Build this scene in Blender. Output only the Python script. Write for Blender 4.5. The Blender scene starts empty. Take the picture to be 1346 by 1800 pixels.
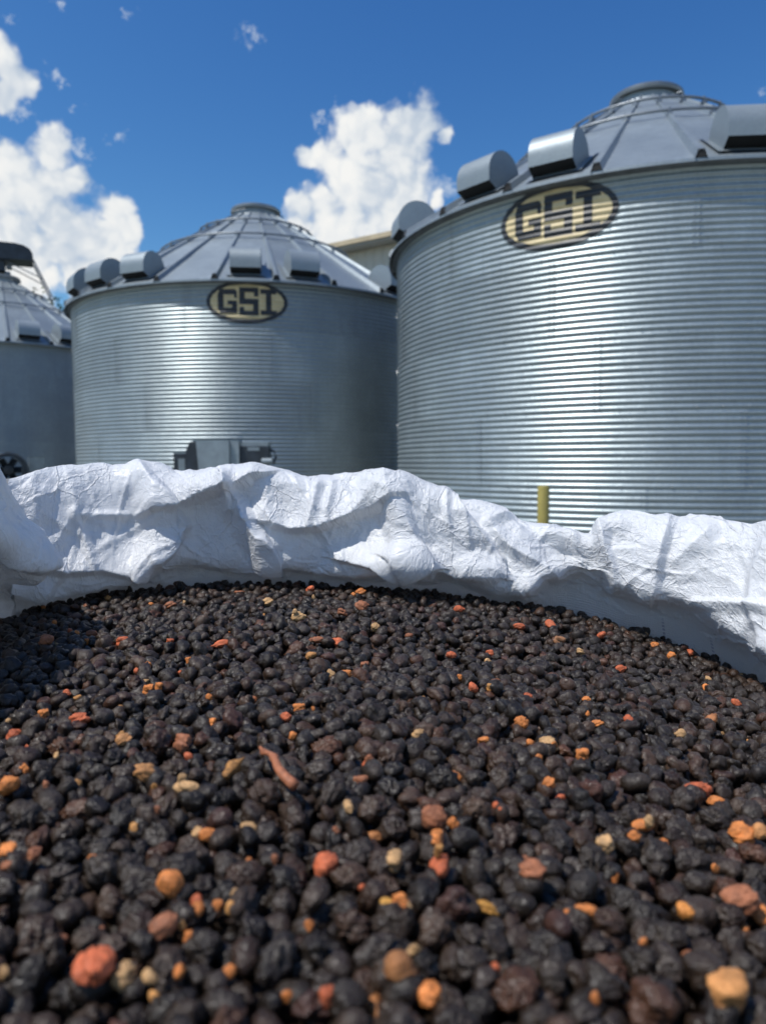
import bpy, math, random
import numpy as np
from mathutils import Matrix, Vector
from mathutils.geometry import delaunay_2d_cdt

rng = np.random.default_rng(7)
random.seed(7)
sc = bpy.context.scene
COL = sc.collection
pi = math.pi

# ------------------------------------------------------------------ camera
HC = 1.45                                   # eye height above the yard
FPX, PITCH, ROLL = 1288.9, 0.0684, 0.006    # focal length in photo pixels
cp, sp, cr, sr = math.cos(PITCH), math.sin(PITCH), math.cos(ROLL), math.sin(ROLL)
fwd, upv = Vector((0, cp, -sp)), Vector((0, sp, cp))
rgt = Vector((1, 0, 0)) * cr - upv * sr
upr = Vector((1, 0, 0)) * sr + upv * cr
cd = bpy.data.cameras.new('camera')
cam = bpy.data.objects.new('camera', cd)
COL.objects.link(cam)
M = Matrix((rgt, upr, -fwd)).transposed().to_4x4()
M.translation = Vector((0, 0, HC))
cam.matrix_world = M
cd.sensor_fit = 'HORIZONTAL'
cd.sensor_width = 36.0
cd.lens = 36.0 * FPX / 1346.0
cd.clip_start, cd.clip_end = 0.02, 5000
cd.dof.use_dof = True
cd.dof.focus_distance = 0.74
cd.dof.aperture_fstop = cd.lens / 3.4
sc.camera = cam


def ray(px, py):
    """direction of a photo pixel, world axes, forward component 1"""
    X, U = (px - 673) / FPX, (900 - py) / FPX
    return fwd + rgt * X + upr * U


def at(px, py, Y):
    d = ray(px, py)
    return Vector((d.x / d.y * Y, Y, HC + d.z / d.y * Y))


# ------------------------------------------------------------------ light
SUN = Vector((-0.429, -0.216, 0.877)).normalized()
sl = bpy.data.lights.new('sun', 'SUN')
sl.energy = 4.0
sl.angle = math.radians(0.53)
sl.color = (1.0, 0.96, 0.9)
so = bpy.data.objects.new('sun', sl)
COL.objects.link(so)
so.rotation_euler = SUN.to_track_quat('Z', 'Y').to_euler()
so.location = (-4, -3, 12)

sc.view_settings.view_transform = 'Standard'
sc.view_settings.look = 'None'
sc.view_settings.exposure = 0.0
sc.view_settings.gamma = 1.0
sc.render.engine = 'CYCLES'
sc.cycles.use_denoising = True
try:
    sc.cycles.denoiser = 'OPENIMAGEDENOISE'
    sc.cycles.denoising_prefilter = 'ACCURATE'
except Exception:
    pass
sc.cycles.use_adaptive_sampling = True
sc.cycles.adaptive_threshold = 0.02
sc.cycles.max_bounces = 6
sc.cycles.diffuse_bounces = 3
sc.cycles.glossy_bounces = 3
sc.cycles.caustics_reflective = False
sc.cycles.caustics_refractive = False
sc.cycles.sample_clamp_indirect = 4.0


# ------------------------------------------------------------------ node helpers
class NT:
    def __init__(self, tree):
        self.t = tree

    def n(self, kind, **kw):
        nd = self.t.nodes.new(kind)
        for k, v in kw.items():
            setattr(nd, k, v)
        return nd

    def put(self, sock, v):
        if isinstance(v, bpy.types.NodeSocket):
            self.t.links.new(v, sock)
        elif v is not None:
            sock.default_value = v

    def m(self, op, a, b=None, c=None, clamp=False):
        nd = self.n('ShaderNodeMath', operation=op)
        nd.use_clamp = clamp
        for i, v in enumerate((a, b, c)):
            self.put(nd.inputs[i], v)
        return nd.outputs[0]

    def v(self, op, a, b=None, scale=None):
        nd = self.n('ShaderNodeVectorMath', operation=op)
        self.put(nd.inputs[0], a)
        if b is not None:
            self.put(nd.inputs[1], b)
        if scale is not None:
            self.put(nd.inputs['Scale'], scale)
        return nd.outputs['Value'] if op in ('DISTANCE', 'LENGTH', 'DOT_PRODUCT') else nd.outputs[0]

    def mix(self, f, a, b, mode='MIX'):
        nd = self.n('ShaderNodeMix', data_type='RGBA', blend_type=mode)
        self.put(nd.inputs[0], f)
        self.put(nd.inputs[6], a if isinstance(a, bpy.types.NodeSocket) else (*a, 1)[:4])
        self.put(nd.inputs[7], b if isinstance(b, bpy.types.NodeSocket) else (*b, 1)[:4])
        return nd.outputs[2]

    def noise(self, vec, scale, detail=4, rough=0.55, col=False, dist=0.0):
        nd = self.n('ShaderNodeTexNoise')
        self.put(nd.inputs['Vector'], vec)
        self.put(nd.inputs['Scale'], scale)
        self.put(nd.inputs['Detail'], detail)
        self.put(nd.inputs['Roughness'], rough)
        self.put(nd.inputs['Distortion'], dist)
        return nd.outputs['Color' if col else 'Fac']

    def vor(self, vec, scale, feature='F1', detail=0.0, rough=0.5, out='Distance', smooth=None):
        nd = self.n('ShaderNodeTexVoronoi', feature=feature)
        self.put(nd.inputs['Vector'], vec)
        self.put(nd.inputs['Scale'], scale)
        if 'Detail' in nd.inputs and detail:
            nd.inputs['Detail'].default_value = detail
            nd.inputs['Roughness'].default_value = rough
        if smooth is not None:
            nd.inputs['Smoothness'].default_value = smooth
        return nd.outputs[out]

    def ramp(self, f, *stops):
        nd = self.n('ShaderNodeValToRGB')
        el = nd.color_ramp.elements
        while len(el) < len(stops):
            el.new(0.5)
        for e, (p, c) in zip(el, stops):
            e.position = p
            e.color = (*c, 1) if len(c) == 3 else c
        self.put(nd.inputs[0], f)
        return nd.outputs[0]

    def sstep(self, x, lo, hi):
        nd = self.n('ShaderNodeMapRange', interpolation_type='SMOOTHSTEP')
        self.put(nd.inputs[0], x)
        nd.inputs[1].default_value, nd.inputs[2].default_value = lo, hi
        return nd.outputs[0]

    def bump(self, h, strength, dist, normal=None):
        nd = self.n('ShaderNodeBump')
        nd.inputs['Strength'].default_value = strength
        nd.inputs['Distance'].default_value = dist
        self.put(nd.inputs['Height'], h)
        if normal is not None:
            self.put(nd.inputs['Normal'], normal)
        return nd.outputs[0]


# ------------------------------------------------------------------ sky with cumulus
world = bpy.data.worlds.new('World')
sc.world = world
world.use_nodes = True
world.node_tree.nodes.clear()
W = NT(world.node_tree)
SKY_STRENGTH = 0.108
SKY_TINT = (0.74, 1.06, 1.30)

CUMULUS = [  # photo pixel x, y, radius
    (-6, 108, 44), (22, 145, 34), (48, 152, 24), (8, 170, 30),
    (92, 262, 36), (108, 245, 26), (35, 290, 42), (62, 350, 74), (112, 325, 46), (120, 400, 66), (25, 420, 90),
    (195, 388, 44), (218, 412, 32), (180, 435, 62), (-20, 470, 80), (-70, 400, 110), (-60, 290, 70), (60, 490, 60),
    (150, 480, 50), (-150, 330, 100), (-210, 430, 120), (-130, 150, 60),
    (655, 205, 30), (640, 240, 46), (722, 222, 48), (690, 285, 74), (585, 275, 42), (560, 262, 22), (738, 245, 32), (778, 240, 14),
    (620, 310, 66), (540, 270, 22), (560, 365, 46), (600, 345, 44), (660, 350, 62), (715, 335, 48), (530, 365, 28),
    (612, 395, 44), (565, 400, 40), (520, 395, 26), (768, 356, 16), (634, 430, 16), (655, 395, 40), (690, 400, 44)]
WISPS = [(432, 60, 26), (440, 72, 18), (240, 20, 13), (108, 138, 17), (203, 240, 19), (132, 198, 12), (1342, 150, 13), (112, 10, 12),
         (10, 30, 12), (596, 208, 22), (790, 330, 24), (520, 380, 26), (140, 260, 20), (560, 215, 13), (750, 330, 40), (30, 195, 20)]


def cloud_group():
    g = bpy.data.node_groups.new('cloud_field', 'ShaderNodeTree')
    g.interface.new_socket('Vector', in_out='INPUT', socket_type='NodeSocketVector')
    for nm in ('Body', 'Wisp', 'Lit', 'Core'):
        g.interface.new_socket(nm, in_out='OUTPUT', socket_type='NodeSocketFloat')
    G = NT(g)
    gi, go = G.n('NodeGroupInput'), G.n('NodeGroupOutput')
    d = gi.outputs[0]
    w1 = G.v('SUBTRACT', G.noise(d, 14, 3, 0.6, True), (0.5, 0.5, 0.5))
    w2 = G.v('SUBTRACT', G.noise(d, 46, 3, 0.6, True), (0.5, 0.5, 0.5))
    dw = G.v('ADD', d, G.v('ADD', G.v('SCALE', w1, scale=0.05), G.v('SCALE', w2, scale=0.013)))
    w3 = G.v('SUBTRACT', G.noise(d, 30, 6, 0.65, True), (0.5, 0.5, 0.5))
    dwisp = G.v('ADD', d, G.v('SCALE', w3, scale=0.075))

    def balls(lst, vec):
        acc = None
        for px, py, r in lst:
            c = ray(px, py)
            rr = r / FPX / c.length * 1.08
            c = c.normalized()
            f = G.m('MULTIPLY_ADD', G.v('DISTANCE', vec, tuple(c)), -1 / rr, 1.0)
            if acc is None:
                acc = f
            else:
                nd = G.n('ShaderNodeMath', operation='SMOOTH_MAX')
                G.put(nd.inputs[0], acc)
                G.put(nd.inputs[1], f)
                nd.inputs[2].default_value = 0.25
                acc = nd.outputs[0]
        return acc
    body = balls(CUMULUS, dw)
    wisp = balls(WISPS, dwisp)
    ls = (upr * 0.75 - rgt * 0.66)
    bb = []
    for k, sh in enumerate((0.0, 0.012)):
        q = dw if k == 0 else G.v('ADD', dw, tuple(ls * sh))
        b1 = G.m('SUBTRACT', 0.45, G.vor(q, 20, 'SMOOTH_F1', 0, smooth=0.5))
        b2 = G.m('SUBTRACT', 0.42, G.vor(q, 48, 'SMOOTH_F1', 1.0, 0.45, smooth=0.5))
        bb.append(G.m('ADD', G.m('MULTIPLY', b1, 0.62), G.m('MULTIPLY', b2, 0.42)))
    big = [G.vor(dw if k == 0 else G.v('ADD', dw, tuple(ls * 0.022)), 11, 'SMOOTH_F1', 0, smooth=0.7) for k in (0, 1)]
    b3 = G.m('SUBTRACT', G.noise(d, 150, 4, 0.62), 0.5)
    tot = G.m('ADD', G.m('ADD', body, 0.16), G.m('ADD', bb[0], G.m('MULTIPLY', b3, 0.20)))
    G.put(go.inputs['Body'], tot)
    G.put(go.inputs['Lit'], G.m('ADD', G.m('MULTIPLY', G.m('SUBTRACT', bb[0], bb[1]), 0.62), G.m('MULTIPLY', G.m('SUBTRACT', big[1], big[0]), 1.1)))
    G.put(go.inputs['Core'], body)
    G.put(go.inputs['Wisp'], G.m('ADD', wisp, G.m('MULTIPLY', G.m('SUBTRACT', G.noise(d, 70, 5, 0.65), 0.52), 1.5)))
    return g


cg = cloud_group()
tc = W.n('ShaderNodeTexCoord').outputs['Generated']
sky = W.n('ShaderNodeTexSky', sky_type='NISHITA')
sky.sun_disc = False
sky.sun_elevation = math.asin(SUN.z)
sky.sun_rotation = math.atan2(SUN.x, SUN.y)
sky.air_density, sky.dust_density, sky.ozone_density, sky.altitude = 1.0, 0.35, 2.2, 0
skyc = W.mix(1.0, sky.outputs[0], SKY_TINT, 'MULTIPLY')
skyc = W.v('MULTIPLY', W.v('POWER', skyc, (1.8, 1.4, 1.0)), (0.576, 0.564, 0.93))   # deep summer blue
# unseen cumulus round the rest of the sky, thickened to add fill light
sepz = W.n('ShaderNodeSeparateXYZ')
W.put(sepz.inputs[0], tc)
nz = W.noise(W.v('MULTIPLY', tc, (1, 1, 1.6)), 3.2, 4, 0.58)
away = W.sstep(W.v('DOT_PRODUCT', tc, tuple(fwd.normalized())), 0.72, 0.5)
lowm = W.m('MULTIPLY', W.sstep(sepz.outputs[2], 0.0, 0.12), W.sstep(sepz.outputs[2], 0.75, 0.45))
gen = W.m('MULTIPLY', W.sstep(nz, 0.49, 0.60), W.m('MULTIPLY', away, lowm))
skyg = W.mix(gen, skyc, tuple(x / SKY_STRENGTH for x in (0.80, 0.84, 0.88)))
g1 = W.n('ShaderNodeGroup')
g1.node_tree = cg
W.put(g1.inputs[0], tc)
alpha = W.sstep(g1.outputs['Body'], -0.06, 0.46)
# sunlit billows, bluish hollows, a greyer lower right side away from the sun
shade = W.m('ADD', W.m('MULTIPLY', g1.outputs['Lit'], 1.15), W.m('MULTIPLY_ADD', W.sstep(g1.outputs['Body'], 0.0, 0.8), 0.30, 0.46), clamp=True)
cl = W.ramp(shade, (0.0, (0.42, 0.53, 0.68)), (0.40, (0.62, 0.70, 0.80)), (0.72, (0.88, 0.91, 0.93)), (1.0, (1.0, 1.0, 0.98)))
clw = W.v('SCALE', cl, scale=0.92 / SKY_STRENGTH)
wal = W.m('MULTIPLY', W.sstep(g1.outputs['Wisp'], 0.05, 1.0), 0.62)
c0 = W.mix(wal, skyg, (0.62 / SKY_STRENGTH, 0.70 / SKY_STRENGTH, 0.80 / SKY_STRENGTH))
c1 = W.mix(alpha, c0, clw)
bga, bgb = W.n('ShaderNodeBackground'), W.n('ShaderNodeBackground')
W.put(bga.inputs[0], skyg)
W.put(bgb.inputs[0], c1)
bga.inputs[1].default_value = bgb.inputs[1].default_value = SKY_STRENGTH


def cone(px, py, r):
    c = ray(px, py).normalized()
    e = ray(px + r, py).normalized()
    return W.m('GREATER_THAN', W.v('DOT_PRODUCT', tc, tuple(c)), c.dot(e))


# the cloud banks are only worked out inside the two patches of sky that hold them
near_cloud = W.m('MAXIMUM', W.m('MAXIMUM', cone(120, 250, 440), cone(655, 300, 215)), cone(1342, 150, 40))
mxs = W.n('ShaderNodeMixShader')
W.put(mxs.inputs[0], near_cloud)
W.put(mxs.inputs[1], bga.outputs[0])
W.put(mxs.inputs[2], bgb.outputs[0])
W.put(W.n('ShaderNodeOutputWorld').inputs[0], mxs.outputs[0])
world.cycles.sampling_method = 'MANUAL'
world.cycles.sample_map_resolution = 512


# ------------------------------------------------------------------ materials
def mat(name):
    m = bpy.data.materials.new(name)
    m.use_nodes = True
    m.node_tree.nodes.clear()
    N = NT(m.node_tree)
    b = N.n('ShaderNodeBsdfPrincipled')
    o = N.n('ShaderNodeOutputMaterial')
    N.put(o.inputs[0], b.outputs[0])
    return m, N, b, o


def objco(N):
    return N.n('ShaderNodeTexCoord').outputs['Object']


def mat_galv(name, base=(0.40, 0.43, 0.45), metal=0.75, rough=0.36, spangle=1.0, streak=0.5):
    m, N, b, o = mat(name)
    co = objco(N)
    ri = N.n('ShaderNodeObjectInfo').outputs['Random']
    n1 = N.noise(co, 2.1, 5, 0.6)
    n2 = N.noise(N.v('MULTIPLY', co, (9, 9, 0.7)), 1.0, 4, 0.6)
    sg = N.vor(co, 55, 'F1', out='Color')
    spx = N.n('ShaderNodeSeparateColor')
    N.put(spx.inputs[0], sg)
    f = N.m('ADD', N.m('MULTIPLY', n1, 0.5), N.m('MULTIPLY', n2, 0.5 * streak))
    c = N.mix(N.sstep(f, 0.25, 0.75), tuple(x * 0.80 for x in base), tuple(min(1, x * 1.16) for x in base))
    v = N.m('ADD', N.m('MULTIPLY_ADD', spx.outputs[0], 0.14 * spangle, 0.93 - 0.07 * spangle), N.m('MULTIPLY_ADD', ri, 0.16, -0.08))
    c = N.v('SCALE', c, scale=v)
    N.put(b.inputs['Base Color'], c)
    b.inputs['Metallic'].default_value = metal
    N.put(b.inputs['Roughness'], N.m('ADD', N.m('MULTIPLY', n1, 0.14), rough - 0.07))
    b.inputs['Specular IOR Level'].default_value = 0.5
    N.put(b.inputs['Normal'], N.bump(N.noise(co, 9, 3, 0.5), 0.25, 0.01))
    return m


def mat_plain(name, col, rough=0.6, metal=0.0, var=0.25, scale=6.0, bumpd=0.0, spec=0.5):
    m, N, b, o = mat(name)
    co = objco(N)
    n = N.noise(co, scale, 6, 0.62)
    N.put(b.inputs['Base Color'], N.mix(N.sstep(n, 0.3, 0.72), tuple(c * (1 - var) for c in col), tuple(min(1, c * (1 + var)) for c in col)))
    N.put(b.inputs['Roughness'], N.m('MULTIPLY_ADD', n, 0.2, rough - 0.1))
    b.inputs['Metallic'].default_value = metal
    b.inputs['Specular IOR Level'].default_value = spec
    if bumpd:
        N.put(b.inputs['Normal'], N.bump(N.noise(co, scale * 6, 5, 0.6), 0.5, bumpd))
    return m


M_WALL = mat_galv('galvanised wall sheet', (0.40, 0.465, 0.49), 0.58, 0.41)
M_ROOF = mat_galv('galvanised roof sheet', (0.33, 0.385, 0.42), 0.50, 0.50, 0.8)
M_HOOD = mat_galv('galvanised hood sheet', (0.37, 0.43, 0.465), 0.45, 0.50, 0.6, 0.2)
M_PIPE = mat_galv('galvanised pipe', (0.30, 0.33, 0.36), 0.7, 0.42, 0.3)
M_TRIM = mat_plain('dark weathered trim', (0.17, 0.195, 0.215), 0.55, 0.4)
M_BLACK = mat_plain('painted opening shade', (0.012, 0.013, 0.015), 0.8)  # black colour for the shade inside vent openings and rib ends
M_BOLT = mat_galv('zinc bolt', (0.5, 0.52, 0.54), 0.8, 0.3, 0.0)
M_LOGO_D = mat_plain('faded black decal', (0.030, 0.036, 0.045), 0.42, 0, 0.35, 9)
M_LOGO_Y = mat_plain('faded ochre decal', (0.68, 0.55, 0.31), 0.5, 0, 0.12, 5)
M_CONC = mat_plain('concrete', (0.30, 0.29, 0.27), 0.85, 0, 0.2, 3, 0.003)
M_YELLOW = mat_plain('bollard yellow paint', (0.34, 0.28, 0.075), 0.5, 0, 0.15, 7, 0.001)
M_DKMETAL = mat_plain('dark painted steel', (0.035, 0.045, 0.058), 0.5, 0.2, 0.3)
M_GREYPAINT = mat_plain('grey painted steel', (0.28, 0.33, 0.36), 0.45, 0.3, 0.15)
M_BEIGE = mat_plain('beige wall cladding', (0.56, 0.54, 0.49), 0.6, 0, 0.08, 1.5)
M_FASCIA = mat_plain('tan roof edge', (0.55, 0.45, 0.30), 0.6, 0, 0.1, 2)
M_ROOFSH = mat_plain('pale metal roofing', (0.42, 0.42, 0.41), 0.5, 0.2, 0.1, 1)
M_BARK = mat_plain('bark', (0.09, 0.065, 0.045), 0.9, 0, 0.4, 8, 0.01)


def mat_leaf():
    m, N, b, o = mat('leaf')
    ri = N.noise(N.n('ShaderNodeNewGeometry').outputs['Position'], 1.3, 3)
    N.put(b.inputs['Base Color'], N.mix(ri, (0.028, 0.06, 0.014), (0.085, 0.13, 0.03)))
    b.inputs['Roughness'].default_value = 0.5
    return m


M_LEAF = mat_leaf()


def mat_ground():
    m, N, b, o = mat('yard ground')
    co = objco(N)
    a = N.noise(co, 0.25, 6, 0.6)
    f = N.noise(co, 30, 5, 0.7)
    c = N.mix(N.sstep(a, 0.35, 0.65), (0.16, 0.165, 0.145), (0.23, 0.23, 0.20))
    c = N.mix(N.sstep(f, 0.45, 0.75), c, (0.11, 0.112, 0.10))
    dist = N.v('LENGTH', co)
    c = N.mix(N.sstep(N.m('ADD', dist, N.m('MULTIPLY', a, 14)), 42, 54), c, (0.055, 0.085, 0.028))
    N.put(b.inputs['Base Color'], c)
    b.inputs['Roughness'].default_value = 0.9
    N.put(b.inputs['Normal'], N.bump(f, 0.6, 0.01))
    return m


M_GROUND = mat_ground()


# ------------------------------------------------------------------ mesh helpers
def mesh_np(name, V, F, smooth=True):
    """fast mesh from numpy arrays; F is (n,3) or (n,4)"""
    V = np.asarray(V, np.float32)
    F = np.asarray(F, np.int32)
    me = bpy.data.meshes.new(name)
    k = F.shape[1]
    me.vertices.add(len(V))
    me.vertices.foreach_set('co', V.ravel())
    me.loops.add(F.size)
    me.loops.foreach_set('vertex_index', F.ravel())
    me.polygons.add(len(F))
    me.polygons.foreach_set('loop_start', np.arange(0, F.size, k, dtype=np.int32))
    me.polygons.foreach_set('use_smooth', np.full(len(F), smooth, bool))
    me.update(calc_edges=True)
    me.validate()
    return me


class MB:
    """collects shapes into one mesh"""

    def __init__(self):
        self.v, self.f = [], []

    def add(self, V, F):
        k = len(self.v)
        self.v += [tuple(map(float, p)) for p in V]
        self.f += [tuple(int(i) + k for i in q) for q in F]
        return self

    def box(self, x0, x1, y0, y1, z0, z1):
        V = [(x, y, z) for z in (z0, z1) for y in (y0, y1) for x in (x0, x1)]
        return self.add(V, [(0, 2, 3, 1), (4, 5, 7, 6), (0, 1, 5, 4), (2, 6, 7, 3), (0, 4, 6, 2), (1, 3, 7, 5)])

    def tube(self, pts, r, n=8, closed=False):
        P = [Vector(p) for p in pts]
        m = len(P)
        V = []
        for i, p in enumerate(P):
            a = P[(i - 1) % m] if (closed or i) else p
            c = P[(i + 1) % m] if (closed or i < m - 1) else p
            t = (c - a).normalized()
            s = t.cross(Vector((0, 0, 1)))
            s = s.normalized() if s.length > 1e-4 else Vector((1, 0, 0))
            w = s.cross(t)
            rr = r[i] if isinstance(r, (list, tuple)) else r
            V += [p + (s * math.cos(2 * pi * j / n) + w * math.sin(2 * pi * j / n)) * rr for j in range(n)]
        F = []
        for i in range(m if closed else m - 1):
            for j in range(n):
                a, b_ = i * n + j, i * n + (j + 1) % n
                c, d = ((i + 1) % m) * n + (j + 1) % n, ((i + 1) % m) * n + j
                F.append((a, b_, c, d))
        if not closed:
            F.append(tuple(reversed(range(n))))
            F.append(tuple(range((m - 1) * n, m * n)))
        return self.add(V, F)

    def lathe(self, prof, n=48):
        V, F = [], []
        for i in range(n):
            a = 2 * pi * i / n
            V += [(r * math.cos(a), r * math.sin(a), z) for r, z in prof]
        k = len(prof)
        for i in range(n):
            for j in range(k - 1):
                F.append((i * k + j, ((i + 1) % n) * k + j, ((i + 1) % n) * k + j + 1, i * k + j + 1))
        return self.add(V, F)

    def prism(self, poly, axis, a, b):
        """poly in the two other axes, extruded along axis ('x','y','z')"""
        n = len(poly)

        def P(u, v, w):
            return {'x': (w, u, v), 'y': (u, w, v), 'z': (u, v, w)}[axis]
        V = [P(u, v, a) for u, v in poly] + [P(u, v, b) for u, v in poly]
        F = [tuple(range(n)), tuple(reversed(range(n, 2 * n)))]
        F += [(i, n + i, n + (i + 1) % n, (i + 1) % n) for i in range(n)]
        return self.add(V, F)

    def mesh(self, name, material, smooth=False):
        me = bpy.data.meshes.new(name)
        me.from_pydata(self.v, [], self.f)
        me.update()
        if smooth:
            me.polygons.foreach_set('use_smooth', [True] * len(me.polygons))
            if smooth != 'all':
                try:
                    me.set_sharp_from_angle(angle=math.radians(38))
                except Exception:
                    pass
        me.materials.append(material)
        return me

    def build(self, name, material, parent=None, smooth=False):
        return put(name, self.mesh(name, material, smooth), parent)


def put(name, me, parent=None, loc=(0, 0, 0), rz=0.0):
    o = bpy.data.objects.new(name, me)
    COL.objects.link(o)
    o.parent = parent
    o.location = loc
    o.rotation_euler = (0, 0, rz)
    return o


def tag(o, label=None, cat=None, group=None, kind=None):
    for k, v in (('label', label), ('category', cat), ('group', group), ('kind', kind)):
        if v:
            o[k] = v
    return o


def thing(name, label, cat, loc=(0, 0, 0), rz=0.0, group=None):
    return tag(put(name, None, None, loc, rz), label, cat, group)


# ------------------------------------------------------------------ ground
S_ = 1500
me = mesh_np('ground', [(-S_, -S_, 0), (S_, -S_, 0), (S_, S_, 0), (-S_, S_, 0)], [(0, 1, 2, 3)], False)
me.materials.append(M_GROUND)
tag(put('ground', me), kind='structure')

# ------------------------------------------------------------------ grain bins
R, PIT, NCOR = 3.63, 0.0676, 12
RINGH = NCOR * PIT
EAVE = 2.957 + HC
NR = 5
WALL0 = EAVE - NR * RINGH
RE, RC = R + 0.10, 0.50
ZCAP = 5.05 + HC
AMP = 0.0072
SLOPE = (ZCAP - EAVE) / (RE - RC)


def wall_panel_mesh():
    na, nz = 26, NCOR * 10 + 1
    a = np.linspace(-0.004, math.radians(45) + 0.006, na)
    z = np.linspace(0, RINGH, nz)
    A, Z = np.meshgrid(a, z, indexing='ij')
    t = (A - a[0]) / (a[-1] - a[0])
    r = R + AMP * np.sin(2 * pi * Z / PIT) - 0.0022 + 0.0040 * t
    V = np.stack([r * np.sin(A), -r * np.cos(A), Z], -1).reshape(-1, 3)
    idx = np.arange(na * nz).reshape(na, nz)
    F = np.stack([idx[:-1, :-1], idx[1:, :-1], idx[1:, 1:], idx[:-1, 1:]], -1).reshape(-1, 4)
    me = mesh_np('wall_panel', V, F)
    me.materials.append(M_WALL)
    return me


ME_WALL = wall_panel_mesh()


def roof_z(r):
    return EAVE + (RE - r) * SLOPE


def roof_panel_mesh():
    da = 2 * pi / 24
    nr, na = 14, 7
    V = []
    for i in range(nr):
        r = RE + 0.02 + (RC - 0.03 - RE) * i / (nr - 1)
        for j in range(na):
            a = da * j / (na - 1)
            e = 0.018 * math.sin(pi * j / (na - 1)) * math.sin(pi * i / (nr - 1)) * (r / RE)
            lip = 0.012 if (5 <= i) else 0.0
            V.append((r * math.sin(a), -r * math.cos(a), roof_z(r) - e + lip))
    for j in range(na):                     # turned-down drip edge
        a = da * j / (na - 1)
        V.append(((RE + 0.022) * math.sin(a), -(RE + 0.022) * math.cos(a), EAVE - 0.045))
    F = [(i * na + j, i * na + j + 1, (i + 1) * na + j + 1, (i + 1) * na + j) for i in range(nr - 1) for j in range(na - 1)]
    k = nr * na
    F += [(k + j, k + j + 1, j + 1, j) for j in range(na - 1)]
    b = MB()
    b.add(V, F)
    return b.mesh('roof_panel', M_ROOF, True)


def roof_rib_mesh():
    """raised folded seam running from the eave to the cap, open at its lower end"""
    V, F = [], []
    nr = 12
    for i in range(nr):
        t = i / (nr - 1)
        r = RE + 0.035 + (RC + 0.02 - RE) * t
        h = 0.085 * (1 - 0.45 * t)
        w = 0.062 * (1 - 0.62 * t)
        z = roof_z(r) - 0.004
        for x, y in ((-w, 0), (-w * 0.45, h), (w * 0.45, h), (w, 0)):
            V.append((x, -r, z + y))
    for i in range(nr - 1):
        for j in range(3):
            F.append((i * 4 + j, i * 4 + j + 1, (i + 1) * 4 + j + 1, (i + 1) * 4 + j))
    b = MB()
    b.add(V, F)
    return b.mesh('roof_rib', M_ROOF, False)


ME_RPANEL, ME_RRIB = roof_panel_mesh(), roof_rib_mesh()


def rib_end_mesh():  # black plug painting the shade inside the open rib end
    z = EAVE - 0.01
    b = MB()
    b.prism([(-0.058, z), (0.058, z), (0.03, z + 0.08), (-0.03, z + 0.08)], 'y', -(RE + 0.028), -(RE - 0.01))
    return b.mesh('rib_end_shade', M_BLACK)


ME_RIBEND = rib_end_mesh()


def hood_meshes():
    """round-backed roof vent, opening downwards and outwards; mounted at radius r0"""
    r0 = 3.38
    zb = roof_z(r0)
    w = 0.245
    cx, cz, rad = 0.10, 0.06, 0.265           # outwards, up from the roof
    prof = []
    for i in range(19):
        a = math.radians(170 - i * 170 / 18)
        prof.append((cx + rad * math.cos(a), cz + rad * math.sin(a)))
    prof = prof + [(cx + rad * 0.99, -0.055)]
    under = [(0.20, -0.10 + 0.0)]
    P = [(-(r0 + u), zb + v) for u, v in prof]
    b = MB()
    n = len(P)
    V = [(-w, y, z) for y, z in P] + [(w, y, z) for y, z in P]
    F = [(i, i + 1, n + i + 1, n + i) for i in range(n - 1)]
    # sides, closed down to the roof
    q = [(-(r0 + 0.20), zb - 0.145), (-(r0 - 0.16), zb + 0.06)]
    k = len(V)
    V += [(-w, y, z) for y, z in q] + [(w, y, z) for y, z in q]
    F += [tuple(range(n)) + (k, k + 1), tuple(reversed([n + i for i in range(n)] + [k + 2, k + 3]))]
    b.add(V, F)
    shell = b.mesh('vent_hood', M_HOOD, True)
    f = MB()  # black sheet across the opening, painting the dark inside of the hood
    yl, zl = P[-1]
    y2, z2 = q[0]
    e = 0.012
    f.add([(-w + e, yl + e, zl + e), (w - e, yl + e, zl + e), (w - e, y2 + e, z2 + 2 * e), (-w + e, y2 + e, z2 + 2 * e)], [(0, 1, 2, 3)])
    thr = f.mesh('throat_shade', M_BLACK)
    s = MB()                                   # flashing skirt on the roof
    s.add([(-w - 0.07, -(r0 + 0.30), roof_z(r0 + 0.30) + 0.024), (w + 0.07, -(r0 + 0.30), roof_z(r0 + 0.30) + 0.024),
           (w + 0.05, -(r0 - 0.34), roof_z(r0 - 0.34) + 0.024), (-w - 0.05, -(r0 - 0.34), roof_z(r0 - 0.34) + 0.024)], [(0, 1, 2, 3)])
    fl = s.mesh('flashing', M_ROOF)
    return shell, thr, fl


ME_HOOD, ME_THROAT_SHADE, ME_FLASH = hood_meshes()


def ring_mesh(r):
    z = roof_z(r) + 0.10
    n = 96
    b = MB().tube([(r * math.sin(2 * pi * i / n), -r * math.cos(2 * pi * i / n), z) for i in range(n)], 0.019, 6, True)
    return b.mesh('roof_ring', M_PIPE, 'all')


def post_mesh(r):
    z = roof_z(r)
    b = MB().tube([(0, -r, z + 0.03), (0, -r, z + 0.13)], 0.016, 6)
    b.box(-0.03, 0.03, -r - 0.03, -r + 0.03, z + 0.03, z + 0.07)
    return b.mesh('ring_post', M_PIPE)


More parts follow.
